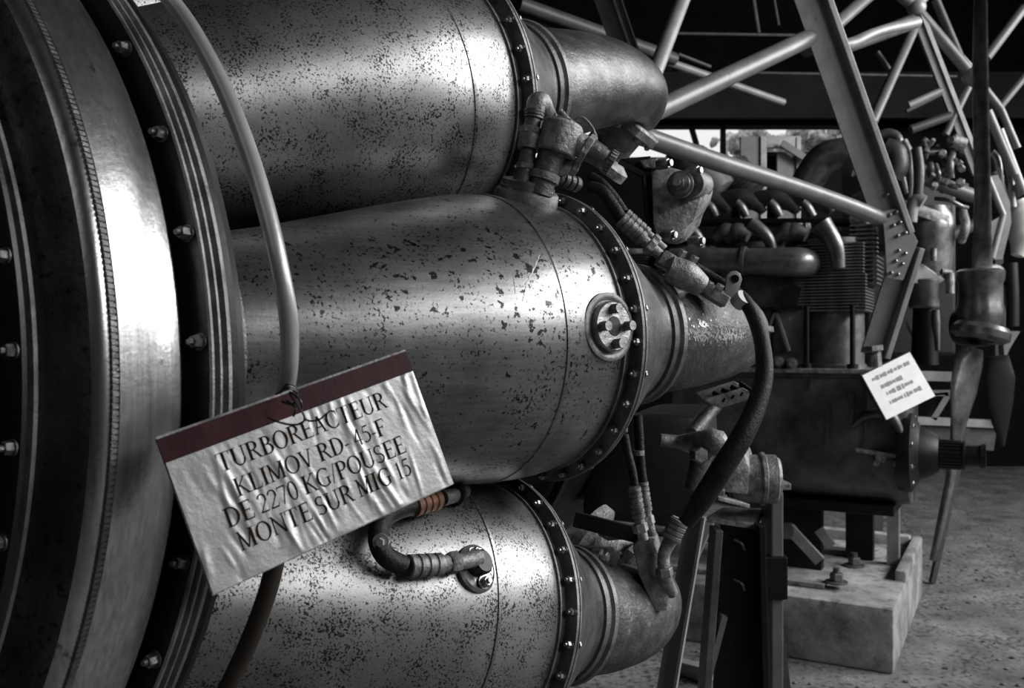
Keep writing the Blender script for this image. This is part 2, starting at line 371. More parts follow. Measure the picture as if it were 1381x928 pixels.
for k in range(5):
    c, a, e2, w2, e = canframe(k)
    mt = M['can'] if k == 0 else M['can_fine']
    def lp(prof, name, m, parent, seg=112):
        bm = NB(); lathe(bm, [(-s * S, r * S) for s, r in prof], c, a, seg, up=e2); return obj(name, bm, m, parent, angle=30)
    body = lp(BODY + BODY2, 'combustion_can', mt, jet)
    CANS.append(body)
    ts = (.112, .098, .125, .12, .12)[k]; rs = can_r(ts)
    lp([(ts + .004, rs - .001), (ts + .0025, rs + .0012), (ts - .0015, rs + .0014), (ts - .003, rs - .001)], 'seam', mt, body)
    lp([(.472, .112), (.470, .118), (.464, .118), (.462, .112)], 'mouth_bead', M['weld'], body)
    lp([(.0175, .178), (.0165, .1825), (.014, .1825), (.0135, .178), (.0015, .1775), (.001, .183), (0, .196), (-.0035, .1965), (-.004, .1935), (-.0065, .1935), (-.007, .1955), (-.0100, .195), (-.0105, .188), (-.012, .182)], 'rim_flange', M['flange'], body)
    lp([(-.010, .188), (-.022, .184), (-.05, .168), (-.085, .146), (-.12, .124), (-.15, .107), (-.175, .098), (-.205, .094)], 'front_cone', M['cone'], body)
    lp([(-.170, .095), (-.172, .1035), (-.178, .105), (-.181, .101), (-.186, .101), (-.189, .106), (-.197, .106), (-.2, .1), (-.205, .094)], 'neck_clamp', M['flange'], body)
    # cast elbow from the neck round to the compressor casing
    nk = c + a * (.2 * S)
    L = lambda u, v: nk + (Dv * u + e * v) * S
    if k == 1: P = [nk, nk + a * (.05 * S), nk + a * (.12 * S), L(.2, .08), L(.285, .10), L(.35, .105), L(.392, .090), L(.405, .065)]; FL = (.405, .063)
    elif k == 2: P = [nk, nk + a * (.04 * S), nk + a * (.09 * S), L(.16, .055), L(.225, .058), L(.27, .048), L(.292, .025), L(.298, .0)]; FL = (.298, -.002)
    else: P = [nk, nk + a * (.05 * S), nk + a * (.12 * S), L(.2, .072), L(.28, .078), L(.335, .070), L(.362, .048), L(.37, .02)]; FL = (.37, .018)
    R = [.094, .093, .088, .079, .067, .057, .050, .046]
    bm = NB(); tube(bm, P, [r * S for r in R], 28, 5, up=e2); el = obj('cast_elbow', bm, M['cast'] if k != 1 else M['cone'], body, angle=50)
    # parting rib along the elbow and outlet flange with bolts
    tang = (-Uv * math.sin(PH[k]) + Wv * math.cos(PH[k]))
    bm = NB(); lathe(bm, [(0, 0), (0, .072 * S), (.004, .076 * S), (.016, .076 * S), (.018, .072 * S), (.018, 0)], L(*FL), -e, 8, up=Dv)
    obj('outlet_flange', bm, M['castlight'] if k == 1 else M['cast'], body, angle=25)
    bm = NB(); lathe(bm, [(0, 0), (0, .046 * S), (.05, .046 * S), (.06, .07 * S), (.075, .07 * S), (.075, 0)], L(*FL) - e * .018, -e, 24); obj('outlet_neck', bm, M['castlight'], body)
    bm = NB(); u_ = FL[0] - .37; pr = [L(.24 + u_, .142), L(.30 + u_, .143), L(.36 + u_, .118), L(.405 + u_, .06), L(.412 + u_, .02)]
    for p0, p1 in zip(pr, pr[1:]): bar(bm, p0, p1, .010, .008, e2)
    if k in (0, 3, 4): obj('casting_rib', bm, M['cast'], body, smooth=False)
    else: bm.free()
    if k == 0:      # bright-edged square rib and flaked pale paint on the middle elbow
        bm = NB(); bar(bm, pt(1014, 458, 1.24), pt(974, 500, 1.20), .007, .010, (0, 0, 1), .001); box(bm, pt(1013, 461, 1.24), V((.008, 0, 0)), V((0, .012, 0)), V((0, 0, .0055)), .001); obj('square_rib', bm, M['flange'], el, smooth=False)
        from mathutils.bvhtree import BVHTree
        dm = el.data; ofs = WLOC[el.name]; tree = BVHTree.FromPolygons([v.co + ofs for v in dm.vertices], [tuple(p.vertices) for p in dm.polygons])
        fr = random.Random(2); bm = NB(); o_ = V((0, 0, CAMZ))
        for i in range(300):
            g = fr.random()
            x_, y_ = (fr.gauss(946, 10), fr.gauss(447, 8)) if g < .5 else (fr.gauss(985, 12), fr.gauss(452, 4)) if g < .8 else (fr.uniform(935, 1003), fr.gauss(455, 5))
            h_ = tree.ray_cast(o_, (pt(x_, y_, 1) - o_).normalized())
            if h_[0] is None: continue
            p_, n_ = h_[0], h_[1]; n_ = n_ if n_.dot(p_ - o_) < 0 else -n_
            _, xa, ya = basis(n_); th_ = fr.uniform(0, 6.3); r_ = fr.uniform(.0006, .0022)
            vs = [bm.verts.new(p_ + n_ * .0005 + (xa * math.cos(th_ + q_) + ya * math.sin(th_ + q_)) * r_ * fr.uniform(.5, 1.5)) for q_ in (0, 1.3, 2.6, 3.8, 5.1)]
            bm.faces.new(vs)
        fk = obj('paint_flakes', bm, M['edge'], el, smooth=False); fk['kind'] = 'stuff'; fk['label'] = 'pale flaking paint marks'
    if k == 1:
        for du, dv, w_ in ((.29, .0, .012), (.34, .0, .012)):
            pass
        bm = NB(); q1 = [pt(845, 78, 1.36), pt(838, 98, 1.33), pt(836, 112, 1.32), pt(842, 132, 1.33), pt(852, 152, 1.35)]; tube(bm, q1, .0035, 8, 5); obj('casting_rib', bm, M['cone'], el)
    if k < 3:
        for i in range(8):
            q = 2 * PI * i / 8 + .2; r_ = .062 * S
            inst('boltE', bolt_maker(.0055, .006, .3), 'bolt', M['bolt'], body, L(*FL) - e * .018 + (Dv * math.cos(q) + tang * math.sin(q)) * r_, zrot(-e, q))
        for i in range(30):
            q = 2 * PI * (i + (.35, .1, .55)[k]) / 30; n = e2 * math.cos(q) + w2 * math.sin(q)
            inst('boltR', bolt_maker(.0040, .0055, .5), 'bolt', M['bolt'], body, c - a * (-.0002) + n * (.1885 * S) - a * .0006, zrot(-a, q * 2))
            if i % 2 == 0: inst('boltR2', bolt_maker(.0040, .0045, .3), 'bolt', M['bolt'], body, c + a * (.0105 * S) + n * (.190 * S), zrot(a, q * 2))

# ---- round inspection disc on the middle can
def disc_port():
    p, n = surf(0, .046, -2.1); c, a, e2, w2, e = canframe(0); b = CANS[0]
    root = p - n * .004
    bm = NB(); lathe(bm, [(0, .0), (0, .0335), (.0055, .0335), (.0065, .031), (.006, .0275), (.0045, .026), (.004, .0)], root, n, 56, up=a)
    pad = obj('inspection_port', bm, M['flange'], b); lab(pad, 'round bolted port with dark centre hole')
    bm = NB(); lathe(bm, [(.004, .0245), (.010, .0245), (.0115, .023), (.0115, .0095), (.004, .0085), (.003, 0)], root, n, 48, up=a)
    obj('ring_plate', bm, M['bolt'], pad)
    for i in range(4):
        q = PI / 4 + i * PI / 2 + .78; d = a * math.cos(q) + w2 * math.sin(q)
        bm = NB(); p1 = root + n * .0115 + d * .0168; cyl(bm, p1, p1 + n * .009, .0047, 16); obj('bolt', bm, M['flange'], pad)
    bm = NB(); cyl(bm, root + n * .004, root + n * .0118, .0088, 28); obj('hole_plug', bm, M['black'], pad)
disc_port()
# white scratch marks on the middle can
bm = NB()
for (t0, g0, t1, g1, wd) in ((.128, 25.5, .160, 14, .0022), (.160, 13.6, .169, 8, .0016), (.173, 17, .176, 11, .0014)):
    prev = None
    for i in range(13):
        u = i / 12; t = t0 + (t1 - t0) * u; g = g0 + (g1 - g0) * u; p, n = surf(0, t, g); p2, _ = surf(0, t + wd * (1 + .5 * math.sin(i * 2.3)), g)
        p += n * .0004; p2 += n * .0004; cur = (bm.verts.new(p), bm.verts.new(p2))
        if prev: bm.faces.new((prev[0], prev[1], cur[1], cur[0]))
        prev = cur
lab(obj('scratch', bm, M['edge'], CANS[0]), 'pale slanting scratch')

# ---- oval port and elbow hose on the lower can
def hose_elbow():
    p, n = surf(2, .157, 56.8); c, a, e2, w2, e = canframe(2); b = CANS[2]
    x = a; y = n.cross(a)
    root = p - n * .003
    bm = NB()
    lathe(bm, [(0, 0), (0, .0235), (.004, .0235), (.006, .021), (.004, .0185), (.002, .0175), (.002, 0)], root, n, 48, up=a)
    pad = obj('hose_port', bm, M['flange'], b)
    bm = NB(); lathe(bm, [(0, .0), (0, .012), (.012, .012), (.014, .010), (.014, 0)], root + y * .004 + n * .002, n, 24); obj('elbow_boss', bm, M['black'], pad)
    for dx, dy in ((.006, .0135), (-.002, -.0145)):
        q = root + x * dx - y * dy + n * .004
        bm = NB(); hexa(bm, q, q + n * .007, .0052); cyl(bm, q, q + n * .0015, .007, 16); cyl(bm, q + n * .007, q + n * .010, .0026, 10); obj('bolt', bm, M['bolt'], pad)
    D = (p - n * .0).y
    h = thing_part = None
    oc = lambda x, y, h=.016: on_can(2, x, y, h)
    P = [oc(645, 752, .010), oc(620, 758, .014), oc(585, 762), oc(545, 764, .018), oc(520, 750, .02), oc(510, 725, .022), oc(518, 699, .022), oc(540, 686, .022), oc(565, 680, .02), oc(596, 672, .016), oc(612, 668, .012), oc(626, 662, .006)]
    bm = NB(); tube(bm, P[3:9], .0093, 20, 8); hs = obj('coolant_hose', bm, M['rubber'], jet); lab(hs, 'thick black hose bent in a U on the lower can')
    bm = NB(); ribbed(bm, oc(550, 764, .018), oc(596, 761, .016), .0106, 4, .12); obj('clamp_sleeve', bm, M['sleeve'], hs)
    bm = NB(); tube(bm, [P[2], P[1], P[0]], [.0085, .0075, .0085], 18); hexa(bm, oc(604, 760, .015), oc(618, 758, .014), .0108); obj('hose_end', bm, M['sleeve'], hs)
    bm = NB(); ribbed(bm, oc(556, 683, .021), oc(590, 673, .017), .0106, 4, .14); lab(obj('clamp_sleeve', bm, M['copper'], hs), 'rust-brown ribbed sleeve')
    bm = NB(); tube(bm, P[9:], [.0078, .0075, .0075], 18); obj('hose_end', bm, M['sleeve'], hs)
    bm = NB(); lathe(bm, [(-.004, .0085), (-.003, .0115), (.003, .0115), (.004, .0085)], oc(614, 667, .011), oc(626, 662, .006) - oc(606, 669, .014), 24); obj('wire_wrap', bm, M['wire'], hs)
    bm = NB(); q = oc(514, 731, .030); vv = (V((0, 0, CAMZ)) - q).normalized(); lathe(bm, [(0, 0), (0, .0075), (.0015, .0075), (.0015, .0)], q, V((-.1, -1, .1)), 24); hexa(bm, q, q + V((-.1, -1, .1)).normalized() * .006, .0042); obj('clip_bolt', bm, M['edge'], hs)
hose_elbow()

# ---- grey drain pipe curving down in front of the cans
P = [(205, -30, .655), (234, 5, .65), (262, 45, .642), (298, 112, .63), (330, 190, .618), (357, 275, .605), (377, 360, .597), (389, 430, .600), (390, 490, .612), (384, 540, .630), (381, 600, .640), (380, 660, .645)]
P2 = [(380, 650, .645), (376, 720, .645), (366, 780, .645), (346, 840, .65), (318, 905, .655), (290, 960, .66)]
bm = NB(); tube(bm, [pt(*p) for p in P], .0062, 22, 6); dp = obj('drain_pipe', bm, M['pipe'], jet); lab(dp, 'smooth grey pipe curving down behind the sign')

bm = NB(); tube(bm, [pt(*p) for p in P2], .0068, 22, 6); lab(obj('drain_hose', bm, M['darkhose'], jet), 'dark brown-black hose continuing below the sign')

# ---- fuel burner fittings on top of the middle can
def burner():
    p, n = surf(0, .05, 70); c, a, e2, w2, e = canframe(0); D = p.y
    bm = NB(); lathe(bm, [(-.012, 0), (-.012, .034), (0, .034), (.003, .032), (.004, .029), (.007, .029), (.008, .0275), (.013, .0275), (.014, .026), (.014, 0)], p + n * .006 + V((0, -.004, 0)), (n + V((0, -.05, .0))).normalized(), 56)
    base = obj('burner_base', bm, M['flange'], jet); b = base
    up = n
    for (px, py) in ((690, 262), (712, 267), (738, 266)):
        q = pt(px, py, D - .025); bm = NB(); hexa(bm, q, q + up * .007, .005); obj('bolt', bm, M['bolt'], b)
    def stack(pts, segs, name, m):
        for (p0, p1, r0, r1, kind) in segs:
            bm = NB()
            if kind == 'h': hexa(bm, p0, p1, r0)
            elif kind == 'r': ribbed(bm, p0, p1, r0, 4)
            else: cyl(bm, p0, p1, r0, 24, r1)
            obj(name, bm, m, b, angle=30)
    # igniter lead, slim stack of nuts
    DD = D - .022
    def q(x, y, dz=0): return pt(x, y, DD + dz)
    parts = [(q(702, 262), q(706, 238), .0105, .0105, 'c'), (q(707, 240), q(709, 228), .0085, .0085, 'c'), (q(709, 229), q(710, 221), .0105, 0, 'h'), (q(710, 222), q(713, 200), .0085, .0080, 'c'), (q(713, 201), q(716, 180), .0118, .0115, 'c'), (q(715.5, 182), q(717.5, 172), .0132, 0, 'h'), (q(717, 172), q(720, 158), .0085, .0080, 'c'), (q(720, 160), q(722, 148), .0100, .009, 'r')]
    for i, (p0, p1, r0, r1, kd) in enumerate(parts):
        bm = NB()
        if kd == 'h': hexa(bm, p0, p1, r0)
        elif kd == 'r': ribbed(bm, p0, p1, r0, 3)
        else: cyl(bm, p0, p1, r0, 24, r1)
        obj('pipe_nut' if kd == 'h' else 'pipe_sleeve', bm, M['sleeve'] if i in (2, 4, 5) else M['cast'], b, angle=30)
    bm = NB(); tube(bm, [q(721, 152), q(724, 139), q(731, 137, .006), q(738, 150, .02), q(746, 165, .035)], [.0095, .0105, .0095, .008, .007], 20); obj('bent_union', bm, M['castlight'], b)
    # canister
    cd = (q(766, 170) - q(742, 262)).normalized()
    seg = [(q(727, 264), q(733, 240), .0135, .0135, 'cast'), (q(732, 244), q(735, 234), .0165, .0165, 'sleeve'), (q(735, 236), q(745, 205), .0135, .0145, 'cast')]
    for p0, p1, r0, r1, mt in seg:
        bm = NB(); cyl(bm, p0, p1, r0, 28, r1); obj('burner_neck', bm, M[mt], b, angle=30)
    p0, p1 = q(748, 208), q(761, 166); bm = NB(); Lc = (p1 - p0).length
    lathe(bm, [(0, 0), (0, .0205), (.0015, .0215), (Lc - .003, .0215), (Lc - .001, .020), (Lc, .019), (Lc, 0)], p0, p1 - p0, 40); obj('filter_canister', bm, M['castlight'], b, angle=30)
    bm = NB(); hexa(bm, p1, p1 + (p1 - p0).normalized() * .004, .012); obj('canister_nut', bm, M['flange'], b)
    # side arm pointing right and down with knurled cap
    A0 = [(774, 192), (786, 199), (792, 203), (800, 206), (813, 212), (820, 217), (828, 222)]
    bm = NB(); cyl(bm, q(772, 190), q(788, 199), .0125, 24); obj('arm_sleeve', bm, M['castlight'], b)
    bm = NB(); hexa(bm, q(787, 198), q(795, 203), .0165); obj('arm_nut', bm, M['castlight'], b)
    bm = NB(); cyl(bm, q(795, 202), q(812, 212), .0125, 24, .0112); obj('arm_sleeve', bm, M['cast'], b)
    bm = NB(); cyl(bm, q(811, 211), q(821, 217), .0095, 24); obj('arm_sleeve', bm, M['sleeve'], b)
    bm = NB(); r0 = q(819, 216); r1 = q(827, 221); cyl(bm, r0, r1, .0125, 28); ax, xx_, yy_ = basis(r1 - r0)
    for i in range(20):
        t = 2 * PI * i / 20; dd = xx_ * math.cos(t) + yy_ * math.sin(t); box(bm, (r0 + r1) / 2 + dd * .0127, (r1 - r0) * .42, dd * .0008, ax.cross(dd) * .0010)
    obj('knurled_cap', bm, M['sleeve'], b, smooth=False)
    # thin bracket arc behind the arm
    bm = NB(); tube(bm, [q(772, 165, .03), q(784, 158, .03), q(796, 168, .03), q(803, 182, .03), q(806, 196, .02), q(818, 202, .02), q(827, 214, .01)], .0016, 8); obj('locking_wire', bm, M['sleeve'], b)
    bm = NB(); tube(bm, [q(755, 150, .02), q(764, 160, .02), q(773, 170, .02)], .0035, 10); obj('bracket', bm, M['sleeve'], b)
    # small side unions
    bm = NB(); tube(bm, [q(752, 228, .01), q(762, 226, .01), q(770, 224, .01)], [.0075, .008, .0075], 18); hexa(bm, q(770, 224, .01), q(778, 228, .012), .0098); obj('side_union', bm, M['castlight'], b, angle=30)
    bm = NB(); ribbed(bm, q(750, 238, .02), q(780, 250, .04), .0085, 4, .2); obj('ribbed_sleeve', bm, M['cast'], b)
burner()

# ---- paired hoses over the middle can, junction block, lug and long black hose
def hoses():
    D = 1.08
    h1 = [pt(797, 238, 1.10), pt(812, 248, 1.09), pt(828, 266, 1.085), pt(842, 287, 1.08)]
    h2 = [pt(797, 252, 1.09), pt(812, 258, 1.08), pt(826, 276, 1.075), pt(838, 296, 1.07)]
    for P, s0, s1, r in ((h1, (843, 288), (874, 316), .0075), (h2, (837, 295), (868, 324), .0095)):
        bm = NB(); tube(bm, P, r * .8, 14); hs = obj('oil_hose', bm, M['rubber'], jet)
        bm = NB(); ribbed(bm, pt(*s0, P[-1].y), pt(*s1, P[-1].y - .0), r, 5, .15); obj('clamp_sleeve', bm, M['sleeve'], hs)
        bm = NB(); e0 = pt(*s1, P[-1].y); e1 = pt(s1[0] + 22, s1[1] + 20, P[-1].y); cyl(bm, e0, e1, r * .7, 16); hexa(bm, e0 + (e1 - e0) * .25, e0 + (e1 - e0) * .6, r * 1.05); obj('hose_union', bm, M['castlight'], hs, angle=30)
    bm = NB(); prism(bm, [pt(886, 354, 1.06), pt(898, 336, 1.06), pt(924, 352, 1.06), pt(914, 370, 1.06)], (0, .03, 0), .003); jb = obj('junction_block', bm, M['castlight'], jet, angle=30)
    bm = NB(); P = [pt(902, 362, 1.055), pt(925, 372, 1.055), pt(946, 386, 1.06)]; tube(bm, P, [.016, .018, .013], 20); obj('junction_cap', bm, M['castlight'], jb)
    bm = NB(); box(bm, pt(962, 398, 1.09), pt(978, 408, 1.09) - pt(962, 398, 1.09), V((.003, .0, .006)), V((0, .012, 0)), .001); obj('junction_foot', bm, M['flange'], jb, smooth=False)
    for px, py in ((918, 346), (934, 354), (968, 392), (954, 388)):
        q = pt(px, py, 1.07); bm = NB(); hexa(bm, q, q + V((.003, -.003, .007)), .0055); obj('bolt', bm, M['bolt'], jb)
    # lug and hose
    P = [(938, 360, 1.12), (955, 370, 1.12), (975, 383, 1.115), (992, 394, 1.11), (1006, 408, 1.10), (1020, 435, 1.09), (1029, 470, 1.08), (1030, 510, 1.07), (1019, 550, 1.06), (1000, 590, 1.05), (975, 630, 1.05), (948, 672, 1.06), (925, 705, 1.07)]
    bm = NB(); tube(bm, [pt(*p) for p in P], [.006, .006, .0065, .0075, .0085, .0092, .0098, .011, .012, .013, .0135, .013, .010], 20, 6); lh = obj('black_hose', bm, M['rubber'], jet); lab(lh, 'long black rubber hose bowing down from the pale lug')
    q = [pt(978, 395, 1.095), pt(981, 372, 1.095), pt(986, 366, 1.095), pt(993, 365, 1.095), pt(999, 369, 1.095), pt(1001, 377, 1.095), pt(993, 404, 1.095)]
    bm = NB(); prism(bm, q, (0, .006, 0), .0012); lg = obj('lifting_lug', bm, M['edge'], lh, angle=40)
    bm = NB(); cyl(bm, pt(991, 376, 1.0935), pt(991, 376, 1.0948), .0052, 20); obj('lug_hole', bm, M['black'], lg) if False else bm.free()
    bm = NB(); cyl(bm, pt(991, 376, 1.0925), pt(991, 376, 1.0955), .0050, 20); obj('lug_hole', bm, M['black'], lh)
    bm = NB(); cyl(bm, pt(993, 410, 1.105), pt(1004, 400, 1.095), .0098, 20) ; obj('hose_collar', bm, M['edge'], lh)
    # lower twin hoses
    for P, s0, s1, s2, r in (([(842, 586, 1.12), (847, 612, 1.12), (853, 636, 1.12), (856, 655, 1.12)], (855, 657), (862, 700), (868, 728), .0085),
                         ([(860, 560, 1.15), (862, 590, 1.15), (864, 625, 1.15), (867, 650, 1.15)], (866, 650), (872, 690), (880, 722), .0078)):
        bm = NB(); tube(bm, [pt(*p) for p in P], .0052 if r > .008 else .006, 14); hs = obj('drain_hose', bm, M['rubber'], jet)
        bm = NB(); ribbed(bm, pt(*s0, P[0][2]), pt(*s1, P[0][2]), r, 6, .15); obj('clamp_sleeve', bm, M['sleeve'], hs)
        bm = NB(); hexa(bm, pt(s1[0], s1[1] + 6, P[0][2]), pt(s1[0] + 3, s1[1] + 18, P[0][2]), r * 1.15); cyl(bm, pt(*s1, P[0][2]), pt(*s2, P[0][2]), r * .75, 16); obj('hose_union', bm, M['castlight'], hs, angle=30)
    bm = NB(); cyl(bm, pt(861, 607, 1.15), pt(861, 614, 1.15), .0078, 18); obj('hose_band', bm, M['sleeve'], hs)
    # fuel elbow lower right of lower can
    bm = NB(); tube(bm, [pt(918, 700, 1.16), pt(910, 718, 1.16), pt(899, 738, 1.16), pt(895, 752, 1.16), pt(897, 776, 1.16), pt(906, 800, 1.18)], [.011, .010, .0085, .008, .008, .008], 18); fe = obj('fuel_elbow', bm, M['castlight'], jet)
    bm = NB(); ribbed(bm, pt(917, 702, 1.155), pt(904, 727, 1.155), .0125, 4, .12); obj('clamp_sleeve', bm, M['flange'], fe)
    bm = NB(); hexa(bm, pt(895, 766, 1.155), pt(897, 778, 1.155), .0115); obj('pipe_nut', bm, M['flange'], fe, angle=30)
    # manifold casting where the hoses end
    bm = NB(); prism(bm, [pt(852, 738, 1.17), pt(866, 722, 1.17), pt(884, 726, 1.17), pt(893, 760, 1.17), pt(905, 790, 1.17), pt(900, 825, 1.17), pt(880, 826, 1.17), pt(862, 775, 1.17)], (.01, .05, 0), .005); obj('manifold', bm, M['castlight'], jet, angle=35)
    # ear with bolt on lower can flange
    bm = NB(); prism(bm, [pt(778, 737, 1.16), pt(828, 740, 1.16), pt(837, 752, 1.16), pt(830, 764, 1.16), pt(790, 760, 1.16)], (0, .012, 0), .002); ea = obj('flange_ear', bm, M['cast'], jet, angle=35)
    q = pt(800, 749, 1.158); bm = NB(); cyl(bm, q, q + V((.01, -.006, 0)), .009, 20); hexa(bm, q + V((.01, -.006, 0)), q + V((.018, -.011, 0)), .0068); obj('bolt', bm, M['bolt'], ea, angle=30)
    bm = NB(); prism(bm, [pt(806, 722, 1.24), pt(845, 708, 1.24), pt(852, 716, 1.24), pt(850, 728, 1.24), pt(820, 730, 1.24)], (0, .02, 0), .003); lab(obj('bracket', bm, M['cast'], jet, angle=35), 'small dim bracket left of the twin hoses')
    bm = NB(); bar(bm, pt(775, 700, 1.2), pt(860, 722, 1.2), .02, .01, (0, 0, 1)); obj('bracket', bm, M['black'], jet, smooth=False)
hoses()

# ---- cast brackets of the compressor casing
def brackets():
    D = 1.36
    q = lambda x, y, dz=0: pt(x, y, D + dz)
    bm = NB(); prism(bm, [q(878, 232), q(893, 222), q(930, 232), q(948, 236), q(955, 250), q(950, 268), q(930, 296), q(921, 318), q(905, 326), q(886, 322), q(880, 300)], (.02, .05, 0), .006); br = obj('bearing_bracket', bm, M['castlight'], jet, angle=35)
    bm = NB(); cyl(bm, q(930, 248, -.03), q(944, 250, .03), .021, 28); obj('boss', bm, M['castlight'], br)
    a0 = q(918, 249, -.034); dv = V((-.45, -.89, 0))
    bm = NB(); lathe(bm, [(0, 0), (0, .020), (.004, .020), (.006, .016), (.010, .016), (.012, .011), (.012, 0)], a0, dv, 28); hexa(bm, a0 + dv * .012, a0 + dv * .018, .010); cyl(bm, a0 + dv * .018, a0 + dv * .023, .0055, 14); obj('spindle_nut', bm, M['bolt'], br, angle=30)
    for x, y in ((893, 318), (930, 326), (887, 222), (927, 232)):
        p = q(x, y, -.02); bm = NB(); hexa(bm, p, p + V((.014, -.012, 0)), .0085); cyl(bm, p + V((.014, -.012, 0)), p + V((.018, -.0155, 0)), .005, 12); obj('bolt', bm, M['bolt'], br, angle=30)
    bm = NB(); prism(bm, [q(862, 216), q(897, 212), q(902, 228), q(870, 226)], (0, .06, 0), .003); obj('bracket_arm', bm, M['castlight'], br, angle=35)
    bm = NB(); prism(bm, [q(836, 214, .01), q(878, 210, .01), q(882, 330, .01), q(876, 345, .01), q(872, 232, .01)], (0, .04, 0), .002); obj('bracket_web', bm, M['black'], br, smooth=False)
    # finned bracket below the middle elbow
    D = 1.3
    bm = NB(); box(bm, pt(980, 532, D), pt(1006, 524, D) - pt(980, 532, D), V((.012, .004, -.006)), V((0, .03, .004)), .001); fb = obj('finned_bracket', bm, M['castlight'], jet, smooth=False)
    for i in range(4):
        x = 962 + i * 12; bm = NB(); bar(bm, pt(x, 529 - i * 4, D - .02), pt(x + 16, 540 - i * 4, D - .03), .006, .006, (0, 0, 1)); obj('fin', bm, M['black'], fb, smooth=False)
    # union casting near the black hose
    bm = NB(); tube(bm, [pt(890, 593, 1.32), pt(915, 596, 1.32), pt(940, 598, 1.3), pt(965, 596, 1.28), pt(978, 592, 1.28)], [.009, .010, .018, .020, .012], 20); un = obj('union_casting', bm, M['castlight'], jet)
    bm = NB(); tube(bm, [pt(934, 585, 1.33), pt(950, 565, 1.35), pt(966, 548, 1.37)], [.012, .011, .009], 14); obj('union_arm', bm, M['cast'], un)
    bm = NB(); tube(bm, [pt(950, 600, 1.3), pt(942, 630, 1.3), pt(932, 660, 1.3)], [.018, .014, .010], 14); obj('union_arm', bm, M['cast'], un)
    bm = NB(); hexa(bm, pt(938, 612, 1.28), pt(946, 614, 1.26), .012); obj('bolt', bm, M['bolt'], un, angle=30)
    # lower gearbox mass, dark
    bm = NB(); prism(bm, [pt(840, 560, 1.5), pt(940, 560, 1.5), pt(950, 700, 1.5), pt(905, 715, 1.5), pt(780, 700, 1.5), pt(790, 640, 1.5)], (.1, .3, 0), .02); obj('gearbox', bm, M['black'], jet, angle=35)
    # trunnion and its foot plate, bolted to the engine
    D = 1.55
    ax = (Uv * .9 + Dv * .35).normalized()
    a0 = pt(985, 645, D + .05)
    bm = NB(); lathe(bm, [(0, 0), (0, .040), (.05, .043), (.052, .047), (.058, .047), (.060, .043), (.078, .043), (.080, .039), (.084, .037), (.086, 0)], a0, ax, 48); tr = obj('trunnion', bm, M['castlight'], jet, angle=30); lab(tr, 'pale round trunnion pin resting on the stand')
    bm = NB(); prism(bm, [pt(958, 640, D), pt(975, 604, D), pt(1002, 606, D), pt(1010, 632, D), pt(1008, 668, D), pt(960, 662, D)], (.03, .07, 0), .006); obj('trunnion_housing', bm, M['castlight'], tr, angle=35)
    bm = NB(); box(bm, pt(975, 672, D), V((.030, .012, -.009)), V((-.012, .03, .002)), V((0, 0, .004)), .002); obj('foot_plate', bm, M['castlight'], tr, smooth=False)
    bm = NB(); p = pt(971, 669, D - .015); lathe(bm, [(0, 0), (0, .012), (.002, .012), (.002, 0)], p, (0, 0, 1), 20); hexa(bm, p + V((0, 0, .002)), p + V((0, 0, .012)), .0085); cyl(bm, p + V((0, 0, .012)), p + V((0, 0, .017)), .0045, 10); obj('bolt', bm, M['bolt'], tr, angle=30)
brackets()

